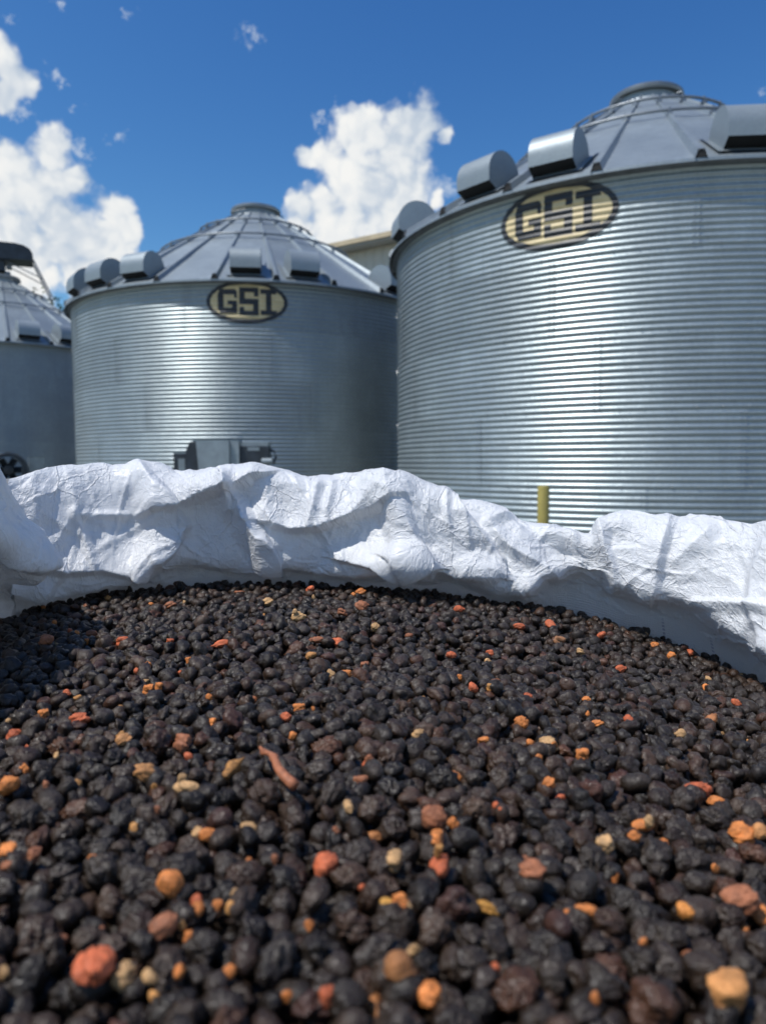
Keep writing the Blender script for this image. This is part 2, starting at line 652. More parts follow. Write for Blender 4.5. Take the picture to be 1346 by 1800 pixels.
RINGS = [(r, ring_mesh(r), post_mesh(r)) for r in (1.95, 1.16)]
CAPC = MB().lathe([(RC + 0.10, ZCAP - 0.11), (RC + 0.07, ZCAP - 0.02), (0.46, ZCAP + 0.0), (0.46, ZCAP + 0.14), (0.45, ZCAP + 0.15)], 40).mesh('collar', M_ROOF, True)
CAPL = MB().lathe([(0.44, ZCAP + 0.115), (0.505, ZCAP + 0.115), (0.515, ZCAP + 0.13), (0.512, ZCAP + 0.185), (0.49, ZCAP + 0.205), (0.30, ZCAP + 0.245), (0.0, ZCAP + 0.26)], 40).mesh('lid', M_PIPE, True)
CAPH = MB().tube([(-0.16, -0.505, ZCAP + 0.05), (-0.16, -0.56, ZCAP + 0.05), (0.16, -0.56, ZCAP + 0.05), (0.16, -0.505, ZCAP + 0.05)], 0.011, 6).mesh('handle', M_PIPE)


def surf(a, z, off):
    """point on the corrugated wall (bin-local), pushed out along its normal"""
    zz = z - WALL0
    r = R + AMP * math.sin(2 * pi * zz / PIT)
    s = AMP * 2 * pi / PIT * math.cos(2 * pi * zz / PIT)
    L = math.hypot(1, s)
    r += off / L
    z -= off * s / L
    return (r * math.sin(a), -r * math.cos(a), z)


def decal(shape, a0, z0, off):
    """shape(u,v) -> local (s,h) metres on the wall"""
    nu, nv = shape[0], shape[1]
    fn = shape[2]
    V, F = [], []
    for i in range(nu + 1):
        for j in range(nv + 1):
            s, h = fn(i / nu, j / nv)
            V.append(surf(a0 + s / R, z0 + h, off))
    for i in range(nu):
        for j in range(nv):
            a, b_, c, d = i * (nv + 1) + j, (i + 1) * (nv + 1) + j, (i + 1) * (nv + 1) + j + 1, i * (nv + 1) + j + 1
            F.append((a, b_, c, d))
    return V, F


def quad(s0, h0, s1, h1, s2, h2, s3, h3):
    def fn(u, v):
        b0s, b0h = s0 + (s1 - s0) * u, h0 + (h1 - h0) * u
        b1s, b1h = s3 + (s2 - s3) * u, h3 + (h2 - h3) * u
        return b0s + (b1s - b0s) * v, b0h + (b1h - b0h) * v
    L = max(abs(h2 - h1), abs(h3 - h0), 0.02)
    return (6, max(4, int(L / 0.006)), fn)


def rect(s0, s1, h0, h1):
    return quad(s0, h0, s1, h0, s1, h1, s0, h1)


def logo(parent, a0, z0):
    A, B = 0.655, 0.345

    def ringf(u, v):
        t = 2 * pi * u
        k = 0.90 + 0.10 * v
        return math.cos(t) * (A - (1 - v) * 0.062), math.sin(t) * (B - (1 - v) * 0.062)
    fld = lambda u, v: (math.cos(2 * pi * u) * (A - 0.058) * v, math.sin(2 * pi * u) * (B - 0.058) * v)
    root = MB().add(*decal((120, 48, fld), a0, z0, 0.006)).build('logo', M_LOGO_Y, parent, 'all')
    root['label'] = 'faded ochre oval with a black border and the block letters GSI'
    MB().add(*decal((160, 10, ringf), a0, z0, 0.009)).build('logo_border', M_LOGO_D, root, 'all')
    G_ = [rect(-.47, -.375, -.11, .13), quad(-.47, .13, -.375, .13, -.375, .20, -.43, .20), rect(-.375, -.205, .11, .20), quad(-.205, .09, -.16, .09, -.16, .165, -.205, .20),
          rect(-.205, -.16, .055, .09), quad(-.47, -.11, -.375, -.11, -.375, -.185, -.43, -.185), rect(-.375, -.16, -.185, -.10), rect(-.245, -.16, -.10, .02), rect(-.31, -.245, -.045, .02)]
    S_l = [rect(-.125, .185, .155, .23), rect(-.125, -.035, .045, .155), rect(.11, .185, .09, .155), rect(-.125, .185, -.04, .045), rect(.095, .185, -.145, -.04),
           rect(-.125, .185, -.22, -.145), rect(-.125, -.05, -.145, -.085)]
    I_ = [rect(.215, .475, .135, .215), rect(.30, .39, -.125, .135), rect(.215, .475, -.205, -.125)]
    for nm, L in (('G', G_), ('S', S_l), ('I', I_)):
        b = MB()
        for q in L:
            b.add(*decal(q, a0, z0, 0.009))
        o = b.build('letter', M_LOGO_D, root, 'all')
        o['label'] = 'black block letter ' + nm


def grain_bin(C, rib_off, hoods, seam_off, label, logo_at=None):
    """C in plan; angles measured from the side facing the yard"""
    t = thing('grain_bin', label, 'grain bin', (C[0], C[1], 0), 0, 'corrugated grain bins')
    MB().lathe([(R + 0.32, 0.0), (R + 0.32, WALL0 - 0.03), (R + 0.29, WALL0 - 0.003), (R - 0.3, WALL0 - 0.003)], 72).build('concrete_base', M_CONC, t, True)
    for k in range(NR):
        for j in range(8):
            put('wall_panel', ME_WALL, t, (0, 0, EAVE - (k + 1) * RINGH), math.radians(seam_off[k] + 45 * j))
    bb = MB()
    face = math.atan2(-C[0], C[1])
    for k in range(NR):
        z1 = EAVE - k * RINGH
        for j in range(8):
            a = math.radians(seam_off[k] + 45 * j)
            if math.cos(a - face) < 0.1:
                continue
            for ds in (-0.028, 0.028):
                for i in range(NCOR):
                    bolt(bb, a + ds / R, z1 - RINGH + (i + 0.32) * PIT)
        for j in range(90):
            a = 2 * pi * j / 90 + 0.01 * k
            if math.cos(a - face) > 0.1:
                bolt(bb, a, z1 - RINGH + 0.25 * PIT, 0.009)
    tag(bb.build('bolts', M_BOLT, t), kind='stuff')
    MB().lathe([(R - 0.02, EAVE - 0.06), (R + 0.055, EAVE - 0.05), (R + 0.075, EAVE - 0.012), (R - 0.02, EAVE - 0.006)], 96).build('eave_angle', M_TRIM, t, True)
    for k in range(24):
        a = math.radians(rib_off + 15 * k)
        put('roof_panel', ME_RPANEL, t, (0, 0, 0), a)
        rb = put('roof_rib', ME_RRIB, t, (0, 0, 0), a)
        put('rib_end_shade', ME_RIBEND, rb)
        for _, _, pm in RINGS:
            put('ring_post', pm, t, (0, 0, 0), a)
    for _, rm, _ in RINGS:
        put('roof_ring', rm, t)
    cap = put('roof_cap', CAPC, t)
    put('lid', CAPL, cap)
    for k in range(3):
        put('handle', CAPH, cap, (0, 0, 0), k * 2 * pi / 3 + rib_off)
    for a in hoods:
        h = put('vent_hood', ME_HOOD, t, (0, 0, 0), math.radians(a))
        put('throat_shade', ME_THROAT_SHADE, h)
        put('flashing', ME_FLASH, h)
    if logo_at is not None:
        logo(t, math.radians(logo_at), 2.605 + HC)
    return t


def bolt(b, a, z, r=0.0095):
    P = Vector(surf(a, z, 0.0))
    Q = Vector(surf(a, z, 0.008))
    n = (Q - P).normalized()
    u = Vector((math.cos(a), math.sin(a), 0))
    w = n.cross(u)
    V = [P + (u * math.cos(i * pi / 3) + w * math.sin(i * pi / 3)) * r for i in range(6)] + [Q + (u * math.cos(i * pi / 3) + w * math.sin(i * pi / 3)) * r * 0.8 for i in range(6)]
    b.add(V, [tuple(range(6, 12))] + [(i, (i + 1) % 6, 6 + (i + 1) % 6, 6 + i) for i in range(6)])


C1, C2, C3 = (-10.75, 21.1), (-2.62, 15.71), (3.862, 11.04)
o1, o2, o3 = 28.5, 14.2, -26.4
grain_bin(C3, o3, [-78.9, -48.9, -33.9, -3.9, 26.1, 41.1], [-11.4, -34.0, -26.2, -3.7, -18.7],
          'largest corrugated steel grain bin behind the yellow bollard', -33.5)
grain_bin(C2, o2, [-53.3, -38.3, -23.3, 6.7, 21.7, 51.7], [-10.0, 13.0, -22.0, 4.0, 20.0],
          'corrugated steel grain bin with a fan unit in front of its wall', 6.9)
grain_bin(C1, o1, [36.0, 51.0, 6.0, -9.0], [3.0, 25.0, 12.0, 33.0, 20.0],
          'corrugated steel grain bin with no logo, a dark spout hood over its roof')

# ------------------------------------------------------------------ spout hood on top of the far bin
sx, sy = C1
sz = ZCAP + 0.30
t = thing('conveyor_spout', 'dark curved conveyor spout hood with braces on top of the plain bin', 'spout', (sx, sy, sz), math.radians(24))
b = MB()
prof = [(-2.6, 0.34), (-2.6, 0.80), (0.40, 0.80), (0.62, 0.765), (0.78, 0.68), (0.85, 0.55), (0.86, 0.40), (0.82, 0.36), (0.35, 0.36), (0.12, 0.34)]
b.prism(prof, 'y', -0.42, 0.42)
b.build('hood', M_DKMETAL, t, False)
b = MB().box(-0.55, 0.13, -0.30, 0.30, 0.05, 0.34)
b.add([(-0.45, -0.24, 0.05), (0.05, -0.24, 0.05), (0.05, 0.24, 0.05), (-0.45, 0.24, 0.05), (-0.30, -0.14, -0.12), (-0.08, -0.14, -0.12), (-0.08, 0.14, -0.12), (-0.30, 0.14, -0.12)],
      [(0, 4, 5, 1), (1, 5, 6, 2), (2, 6, 7, 3), (3, 7, 4, 0), (4, 7, 6, 5)])
b.build('chute', M_DKMETAL, t)
for s in (-1, 1):
    MB().tube([(0.86, 0.33 * s, 0.40), (1.32, 0.40 * s, -0.62)], 0.026, 6).build('brace', M_PIPE, t)
    MB().tube([(0.16, 0.28 * s, 0.32), (1.10, 0.36 * s, -0.12)], 0.016, 6).build('brace', M_PIPE, t)
MB().box(0.16, 0.30, -0.10, 0.10, 0.16, 0.28).build('bracket', M_PIPE, t)
MB().box(0.13, 0.26, -0.20, 0.20, -0.02, 0.05).build('flange', M_PIPE, t)

# ------------------------------------------------------------------ fan units at the bins
p = at(410, 812, 11.35)
t = thing('bin_fan', 'grey sheet metal bin fan with dark motor box, behind the crumpled white bag', 'fan', (p.x, p.y, 0), math.radians(4))
top = at(380, 775, 11.35).z


def U(px):
    return (px - 410) / FPX * 11.35


b = MB()
x0, x1 = U(352), U(408)
b.add([(x0, -0.30, top), (x1, -0.30, top), (x1, 0.32, top), (x0, 0.32, top), (U(366), -0.34, 0.25), (x1, -0.34, 0.25), (x1, 0.32, 0.25), (x0, 0.32, 0.25)],
      [(0, 1, 2, 3), (4, 7, 6, 5), (0, 4, 5, 1), (1, 5, 6, 2), (2, 6, 7, 3), (3, 7, 4, 0)])
b.build('housing', M_GREYPAINT, t)
b = MB().prism([(U(334), top - 0.16), (U(341), top - 0.02), (U(352) - 0.004, top - 0.002), (U(366) - 0.01, top - 0.45), (U(366) - 0.01, 0.25), (U(334), 0.25)], 'y', -0.26, 0.30)
b.build('side_cover', M_DKMETAL, t)
b = MB().box(x1 + 0.004, U(424), -0.26, 0.28, 0.4, top - 0.005)
b.build('flange', M_GREYPAINT, t)
b = MB().box(U(424) + 0.003, U(474), -0.22, 0.25, top - 0.35, top - 0.09)
mb = b.build('motor_box', M_DKMETAL, t)
MB().box(U(424) + 0.01, U(473), -0.20, 0.24, top - 0.088, top - 0.03).build('cover_plate', M_GREYPAINT, mb)
MB().box(U(438), U(458), -0.226, -0.221, top - 0.155, top - 0.105).build('name_plate', M_HOOD, mb)
MB().tube([(U(474), -0.05, top - 0.14), (U(482), -0.05, top - 0.16), (U(485), -0.05, top - 0.25), (U(480), -0.05, top - 0.36)], 0.018, 8).build('conduit', M_DKMETAL, t, True)
MB().tube([(U(462), -0.24, top - 0.32), (U(479), -0.24, top - 0.32)], 0.05, 12).build('gas_valve', M_HOOD, t, True)
MB().box(U(312), U(334) - 0.004, -0.20, 0.15, 0.3, top - 0.19).build('control_box', M_DKMETAL, t)
MB().box(U(320), U(331), -0.206, -0.201, 0.6, top - 0.27).build('control_panel', M_GREYPAINT, t)
for xx in (U(340), U(418), U(466)):
    for yy in (-0.2, 0.2):
        MB().box(xx - 0.03, xx + 0.03, yy - 0.03, yy + 0.03, 0.0, top - 0.36 if xx > U(430) else 0.4).build('leg', M_DKMETAL, t)

p = at(14, 812, 16.6)
t = thing('axial_fan', 'dark round axial fan standing at the plain bin beyond the bag', 'fan', (p.x, p.y, 0), math.radians(28))
zt = at(14, 812, 16.6).z
b = MB().lathe([(0.30, -0.3), (0.38, -0.3), (0.40, -0.26), (0.40, 0.26), (0.38, 0.3), (0.30, 0.3), (0.30, -0.3)], 32)
b.v = [(x, z, y + zt - 0.18) for x, y, z in b.v]
b.build('fan_barrel', M_DKMETAL, t, True)
b = MB().lathe([(0.0, -0.16), (0.11, -0.14), (0.13, 0.1)], 16)
b.v = [(x, z, y + zt - 0.18) for x, y, z in b.v]
b.build('hub', M_DKMETAL, t, True)
for k in range(6):
    a = k * pi / 3
    ca, sa = math.cos(a), math.sin(a)
    V = []
    for rr, tw in ((0.11, 0.06), (0.28, 0.03)):
        for e in (-1, 1):
            V.append((rr * ca - e * 0.07 * sa, tw * e, rr * sa + e * 0.07 * ca + zt - 0.18))
    MB().add(V, [(0, 1, 3, 2)]).build('fan_blade', M_DKMETAL, t)
for s in (-1, 1):
    MB().box(s * 0.34 - 0.04, s * 0.34 + 0.04, -0.25, 0.25, 0.0, zt - 0.36).build('stand', M_DKMETAL, t)
MB().box(0.42, 0.75, -0.12, 0.16, zt - 0.42, zt + 0.10).build('junction_box', M_GREYPAINT, t)

# ------------------------------------------------------------------ bollard
Yb = 6.25
p = at(955, 853, Yb)
t = thing('bollard', 'slim yellow painted pipe bollard standing before the largest grain bin', 'bollard', (p.x, p.y, 0))
rb = 10.2 / FPX * Yb
MB().lathe([(rb, 0), (rb, p.z - 0.015), (rb * 0.93, p.z - 0.004), (rb * 0.6, p.z), (0, p.z + 0.001)], 28).build('post', M_YELLOW, t, True)
MB().lathe([(rb * 1.7, 0), (rb * 1.7, 0.03), (rb + 0.002, 0.04)], 28).build('footing', M_CONC, t, True)

# ------------------------------------------------------------------ warehouse behind the bins
t = thing('warehouse', 'beige metal clad warehouse seen between two grain bins', 'building', (0.16, 30.0, 0))
ZW = at(680, 421, 30.0).z
wd = Vector((-0.836, 0.55, 0)).normalized()
wn = Vector((0.55, 0.836, 0)).normalized()       # away from the yard
t.rotation_euler = (0, 0, math.atan2(wd.y, wd.x))
L0, L1, DP = -8.0, 13.0, -14.0                   # local +x runs along the wall, local -y is away from the yard
MB().box(L0 + 0.02, L1 - 0.02, DP, -0.06, 0, ZW - 0.1).build('wall', M_BEIGE, t)
rib = MB().prism([(-0.21, -0.055), (0.21, -0.055), (0.21, -0.02), (0.15, 0.0), (0.11, -0.02), (-0.21, -0.02)], 'z', 0, ZW - 0.12).mesh('cladding_panel', M_BEIGE)
for k in range(int((L1 - L0) / 0.43)):
    put('cladding_panel', rib, t, (L0 + 0.24 + 0.43 * k, 0, 0))
MB().prism([(0.62, ZW - 0.14), (0.66, ZW + 0.02), (DP / 2, ZW + 1.5), (DP / 2, ZW + 1.35)], 'x', L0 - 0.4, L1 + 0.4).build('roof', M_ROOFSH, t)
MB().prism([(DP - 0.6, ZW - 0.1), (DP - 0.6, ZW + 0.02), (DP / 2 - 0.004, ZW + 1.5), (DP / 2 - 0.004, ZW + 1.35)], 'x', L0 - 0.4, L1 + 0.4).build('roof', M_ROOFSH, t)
MB().box(L0 - 0.4, L1 + 0.4, 0.665, 0.70, ZW - 0.13, ZW + 0.06).build('fascia', M_FASCIA, t)
MB().box(L0 - 0.4, L1 + 0.4, 0.0, 0.61, ZW - 0.20, ZW - 0.145).build('soffit', M_ROOFSH, t)
for e in (L0, L1):
    MB().add([(e, -0.06, ZW - 0.1), (e, DP, ZW - 0.1), (e, DP / 2, ZW + 1.34)], [(0, 1, 2)]).build('gable', M_BEIGE, t)


# ------------------------------------------------------------------ trees beyond the bins
def tree(x, y, h, spread, label, seed):
    r = random.Random(seed)
    t = thing('tree', label, 'tree', (x, y, 0))
    b = MB()
    b.tube([(0, 0, 0), (0.08, 0.05, h * 0.3), (-0.05, 0.1, h * 0.6), (0.1, 0, h * 0.92)], [0.22, 0.17, 0.11, 0.03], 9)
    tips = []
    for k in range(16):
        a = r.uniform(0, 2 * pi)
        z0 = h * r.uniform(0.35, 0.8)
        L = spread * r.uniform(0.5, 1.0) * (1.15 - z0 / h * 0.6)
        e = (math.cos(a) * L, math.sin(a) * L, z0 + L * r.uniform(0.25, 0.75))
        b.tube([(0, 0.05, z0), (e[0] * 0.5, e[1] * 0.5, z0 + (e[2] - z0) * 0.4), e], [0.07, 0.045, 0.012], 6)
        tips.append(e)
    b.build('trunk', M_BARK, t, 'all')
    c = MB()
    for e in tips + [(0, 0, h)]:
        for q in range(5):
            cx = [e[i] + r.gauss(0, spread * 0.17) for i in range(3)]
            for _ in range(46):
                p = Vector([cx[i] + r.gauss(0, spread * 0.11) for i in range(3)])
                n = Vector((r.gauss(0, 1), r.gauss(0, 1), r.gauss(0.4, 1))).normalized()
                u = n.orthogonal().normalized() * r.uniform(0.09, 0.17)
                w = n.cross(u) * 0.55
                c.add([p - u, p + w, p + u, p - w], [(0, 1, 2, 3)])
    tag(c.build('crown', M_LEAF, t), kind='stuff')


q = at(97, 542, 42)
tree(q.x, q.y, q.z, 2.6, 'leafy green tree top just showing between two grain bins', 3)

# ------------------------------------------------------------------ the bulk bag
CH = HC


def zr(py, Y, px=673):
    d = ray(px, py)
    return d.z / d.y * Y


def xr(px, py, Y):
    d = ray(px, py)
    return d.x / d.y * Y


# photo columns: px, wall depth, rim py, lip py, inward bulge, pile-edge py
BACK = [
    (20, .955, 836, 1048, .045, 1085), (75, .985, 825, 1046, .05, 1072), (120, 1.01, 819, 1040, .055, 1062), (180, 1.03, 811, 1034, .06, 1050),
    (235, 1.045, 804, 1026, .065, 1040), (275, 1.05, 812, 1000, .07, 1037), (310, 1.055, 824, 995, .045, 1032), (345, 1.06, 825, 992, .035, 1030),
    (385, 1.06, 817, 996, .035, 1027), (425, 1.065, 815, 1000, .04, 1024), (465, 1.065, 818, 1002, .06, 1024), (500, 1.07, 827, 1000, .055, 1024), (540, 1.07, 841, 1004, .05, 1024),
    (585, 1.07, 839, 1008, .055, 1024), (625, 1.07, 833, 1006, .06, 1024), (665, 1.07, 832, 1002, .08, 1025), (705, 1.07, 838, 990, .10, 1026),
    (750, 1.065, 857, 1005, .085, 1032), (800, 1.055, 882, 1005, .075, 1040), (845, 1.05, 884, 1018, .075, 1048), (890, 1.045, 882, 1036, .07, 1058),
    (930, 1.04, 902, 1038, .085, 1066), (965, 1.035, 914, 1012, .065, 1074), (1000, 1.03, 934, 1002, .055, 1082), (1035, 1.02, 949, 1006, .055, 1090),
    (1075, 1.01, 914, 1020, .055, 1100), (1130, .995, 908, 1042, .065, 1112), (1175, .98, 911, 1050, .065, 1124), (1215, .965, 905, 1060, .07, 1138),
    (1265, .945, 907, 1092, .08, 1158), (1310, .92, 908, 1132, .09, 1180), (1360, .885, 911, 1160, .11, 1208), (1420, .84, 918, 1185, .105, 1240)]
# side columns in plan: (rim x, y, z), (lip x, y, z), (edge x, y, z), z from the eye
SIDES_R = [((.50, .66, -.055), (.415, .66, -.185), (.465, .66, -.26)), ((.52, .48, -.04), (.44, .48, -.17), (.475, .48, -.27)),
           ((.52, .28, -.05), (.45, .28, -.17), (.475, .28, -.26)), ((.50, .10, -.09), (.44, .10, -.18), (.47, .10, -.25)),
           ((.40, -.02, -.14), (.38, .02, -.19), (.40, .01, -.25)), ((.18, -.06, -.16), (.18, -.02, -.20), (.18, -.02, -.25)),
           ((-.12, -.06, -.16), (-.12, -.02, -.20), (-.12, -.02, -.25)), ((-.38, -.03, -.13), (-.36, .01, -.19), (-.38, .0, -.25))]
SIDES_L = [((-.48, .10, -.02), (-.42, .10, -.10), (-.46, .10, -.23)), ((-.455, .28, .075), (-.40, .28, -.06), (-.47, .28, -.23)),
           ((-.43, .44, .11), (-.40, .44, -.03), (-.47, .44, -.22)), ((-.42, .56, .108), (-.385, .56, -.02), (-.47, .56, -.21)),
           ((-.44, .67, .08), (-.375, .67, -.05), (-.47, .67, -.21)), ((-.47, .77, .05), (-.362, .765, -.118), (-.47, .77, -.205)),
           ((-.495, .87, .018), (-.435, .865, -.115), (-.485, .865, -.20))]
cols = []


def column(D, G_, I_, out):
    """ten points from the outside foot over the rim to below the berries; out = outward unit vector in plan"""
    D, G_, I_ = Vector(D), Vector(G_), Vector(I_)
    o = Vector((out[0], out[1], 0))
    h = D.z - G_.z
    A = Vector((I_.x, I_.y, -.62)) + o * .075
    B = Vector((I_.x, I_.y, D.z - .16)) + o * .085
    Cc = D + o * .032 + Vector((0, 0, -.030))
    E = D.lerp(G_, .28) - o * (.018) + Vector((0, 0, .012))
    F = D.lerp(G_, .68) - o * (.014)
    H_ = G_.lerp(I_, .30) + o * .022
    J = I_ + o * .004 + Vector((0, 0, -.07))
    return [A, B, Cc, D, E, F, G_, H_, I_, J]


for px, Yw, ry, ly, off, ey in BACK:
    Yr, Yl = Yw - .012, Yw - off
    D = (xr(px, ry, Yr), Yr, zr(ry, Yr, px))
    G_ = (xr(px, ly, Yl), Yl, zr(ly, Yl, px))
    I_ = (xr(px, ey, Yw), Yw, min(zr(ey, Yw, px) - .012, G_[2] - .03))
    d = ray(px, 900)
    on = Vector((d.x * 0.55, d.y, 0)).normalized()
    cols.append(column(D, G_, I_, on))
ctr = Vector((0, .5, 0))
for lst in (SIDES_R, SIDES_L):
    for D, G_, I_ in lst:
        q = Vector((I_[0], I_[1], 0)) - ctr
        k = max(abs(q.x), abs(q.y))
        on = Vector((q.x if abs(q.x) > .3 else 0, q.y if abs(q.y) > .42 else 0, 0)).normalized()
        cols.append(column(D, G_, I_, on))
P = np.array([[list(v) for v in c] for c in cols])         # columns x 10 x 3


def catmull(P, ts, closed):
    n = len(P)
    i = np.floor(ts).astype(int)
    f = (ts - i)[:, None, None]
    g = (lambda k: P[k % n]) if closed else (lambda k: P[np.clip(k, 0, n - 1)])
    p0, p1, p2, p3 = g(i - 1), g(i), g(i + 1), g(i + 2)
    return 0.5 * (2 * p1 + (p2 - p0) * f + (2 * p0 - 5 * p1 + 4 * p2 - p3) * f ** 2 + (3 * p1 - p0 - 3 * p2 + p3) * f ** 3)


def lerp_cols(P, ts):
    i = np.floor(ts).astype(int)
    f = (ts - i)[:, None, None]
    n = len(P)
    return P[i % n] * (1 - f) + P[(i + 1) % n] * f


nb = len(BACK)
ts = np.concatenate([np.linspace(0, nb - 1, 640, endpoint=False), np.linspace(nb - 1, len(P) - 8 + 0.0, 150, endpoint=False), np.linspace(len(P) - 8, len(P), 190, endpoint=False)])
S = .45 * catmull(P, ts, True) + .55 * lerp_cols(P, ts)
vs = np.concatenate([np.linspace(0, 2, 26, endpoint=False), np.linspace(2, 7, 150, endpoint=False), np.linspace(7, 9, 40)])
S = catmull(np.transpose(S, (1, 0, 2)), vs, False)           # rows x cols x 3
S = np.transpose(S, (1, 0, 2))                               # cols x rows x 3
nc, nrw = S.shape[:2]
du = np.linalg.norm(np.diff(S[:, 70], axis=0, append=S[:1, 70]), axis=1)
u = np.concatenate([[0], np.cumsum(du)[:-1]])
ULEN = du.sum()
dv = np.linalg.norm(np.diff(S, axis=1), axis=2).mean(0)
v = np.concatenate([[0], np.cumsum(dv)])
UU, VV = np.meshgrid(u, v, indexing='ij')


def facets(spacing, seed, aniso=1.0):
    """piecewise flat crumple: random heights on a Delaunay net over the sheet"""
    r = np.random.default_rng(seed)
    n = int(ULEN * v[-1] / spacing ** 2 * 1.15)
    pts = np.stack([r.uniform(-.08, ULEN + .08, n), r.uniform(-.05, v[-1] + .05, n)], 1)
    # thin out near neighbours
    keep = []
    cell = {}
    for k, (a, b_) in enumerate(pts):
        ci, cj = int(a / spacing), int(b_ / spacing)
        if all((pts[m] - pts[k]) @ (pts[m] - pts[k]) > (.55 * spacing) ** 2 for di in (-1, 0, 1) for dj in (-1, 0, 1) for m in cell.get((ci + di, cj + dj), ())):
            cell.setdefault((ci, cj), []).append(k)
            keep.append(k)
    pts = pts[keep]
    corner = np.array([(-.5, -.5), (ULEN + .5, -.5), (ULEN + .5, v[-1] + .5), (-.5, v[-1] + .5)])
    pts = np.concatenate([pts, corner])
    hts = r.uniform(-1, 1, len(pts))
    vc, _, fc, ov, _, _ = delaunay_2d_cdt([Vector(p) for p in pts], [], [], 0, 1e-6)
    idx = [o[0] if o else 0 for o in ov]
    out = np.zeros((nc, nrw))
    for f in fc:
        A, B, C_ = (np.array(vc[k]) for k in f)
        ha, hb, hc_ = (hts[idx[k]] for k in f)
        lo, hi = np.minimum(np.minimum(A, B), C_), np.maximum(np.maximum(A, B), C_)
        i0, i1 = np.searchsorted(u, lo[0]), np.searchsorted(u, hi[0], 'right')
        j0, j1 = np.searchsorted(v, lo[1]), np.searchsorted(v, hi[1], 'right')
        if i1 <= i0 or j1 <= j0:
            continue
        pu, pv = u[i0:i1, None], v[None, j0:j1]
        den = (B[1] - C_[1]) * (A[0] - C_[0]) + (C_[0] - B[0]) * (A[1] - C_[1])
        if abs(den) < 1e-12:
            continue
        wa = ((B[1] - C_[1]) * (pu - C_[0]) + (C_[0] - B[0]) * (pv - C_[1])) / den
        wb = ((C_[1] - A[1]) * (pu - C_[0]) + (A[0] - C_[0]) * (pv - C_[1])) / den
        wc = 1 - wa - wb
        ins = (wa >= -1e-6) & (wb >= -1e-6) & (wc >= -1e-6)
        sub = out[i0:i1, j0:j1]
        sub[ins] = (wa * ha + wb * hb + wc * hc_)[ins]
    return out


# sharp folds seen in the cloth: photo polylines, height in metres, half width in photo pixels on either side
FOLDS = [([(20, 992), (108, 1007), (180, 1003), (246, 1016)], .020, 9, 70), ([(700, 985), (752, 998), (830, 1008), (870, 1016)], .010, 8, 50),
         ([(238, 803), (275, 860), (325, 925), (290, 975), (243, 1016)], .022, 60, 14),
         ([(290, 893), (350, 874), (438, 846)], .034, 9, 62),
         ([(392, 838), (402, 895)], .012, 14, 14),
         ([(395, 850), (440, 905), (488, 992)], .030, 46, 10),
         ([(120, 830), (135, 890), (100, 950)], .008, 30, 30),
         ([(478, 922), (510, 930), (560, 928), (620, 905), (668, 893)], .024, 9, 60),
         ([(655, 828), (645, 880), (610, 915)], .010, 26, 26),
         ([(665, 826), (700, 900), (722, 960), (752, 996)], .016, 40, 18),
         ([(600, 985), (680, 996), (755, 998)], .020, 6, 40),
         ([(702, 836), (790, 880), (850, 945), (880, 985)], .024, 90, 12),
         ([(860, 912), (905, 890)], .008, 16, 16),
         ([(862, 920), (880, 950), (980, 1010)], .016, 20, 40),
         ([(1066, 916), (1064, 960), (1085, 1022)], .014, 22, 12),
         ([(1000, 930), (1020, 990)], .007, 14, 14),
         ([(1180, 912), (1160, 975), (1150, 1040)], .012, 36, 14),
         ([(1270, 905), (1190, 985)], .007, 20, 20),
         ([(1220, 1055), (1300, 1060), (1350, 1064)], .010, 20, 10),
         ([(1346, 960), (1325, 1020), (1330, 1135)], .012, 26, 26),
         ([(60, 940), (108, 1008), (48, 1078)], .010, 40, 14),
         ([(130, 900), (150, 950), (165, 990)], .007, 12, 12), ([(150, 905), (245, 905)], .006, 10, 10), ([(560, 850), (545, 925)], .006, 10, 10),
         ([(585, 850), (575, 915)], .006, 10, 10), ([(775, 870), (790, 940)], .005, 9, 9), ([(815, 905), (825, 960)], .005, 9, 9)]
q = S - np.array([0, 0, 0])
dep = q[..., 1] * cp - q[..., 2] * sp
PX = 673 + FPX * (q[..., 0] * cr - (q[..., 1] * sp + q[..., 2] * cp) * sr) / np.maximum(dep, .05)
PY = 900 - FPX * (q[..., 0] * sr + (q[..., 1] * sp + q[..., 2] * cp) * cr) / np.maximum(dep, .05)
front = np.zeros((nc, nrw))
front[:, 22:] = 1.0                                          # folds only on the inner face
fold = np.zeros((nc, nrw))
rows = VV
for poly, amp, wl, wr in FOLDS:
    best = np.full((nc, nrw), 1e9)
    sgn = np.zeros((nc, nrw))
    tt = np.zeros((nc, nrw))
    n = len(poly) - 1
    for k in range(n):
        (ax, ay), (bx, by) = poly[k], poly[k + 1]
        L2 = (bx - ax) ** 2 + (by - ay) ** 2
        t_ = np.clip(((PX - ax) * (bx - ax) + (PY - ay) * (by - ay)) / L2, 0, 1)
        dx, dy = PX - ax - t_ * (bx - ax), PY - ay - t_ * (by - ay)
        dd = np.hypot(dx, dy)
        cz_ = (bx - ax) * (PY - ay) - (by - ay) * (PX - ax)
        mk = dd < best
        best = np.where(mk, dd, best)
        sgn = np.where(mk, cz_, sgn)
        tt = np.where(mk, (k + t_) / n, tt)
    w = np.where(sgn > 0, wl, wr)                           # wl: to the left-hand side in image travel
    prof_ = np.clip(1 - best / w, 0, 1)
    fold += amp * prof_ ** 1.15 * (0.45 + 0.55 * np.sin(pi * np.clip(tt, .12, .88)))
fold *= front * (dep > .5) * np.clip((VV - v[52]) / .035, 0, 1)

Tu = np.gradient(S, axis=0)
Tv = np.gradient(S, axis=1)
Nn = np.cross(Tu, Tv)
Nn /= np.linalg.norm(Nn, axis=2, keepdims=True) + 1e-12
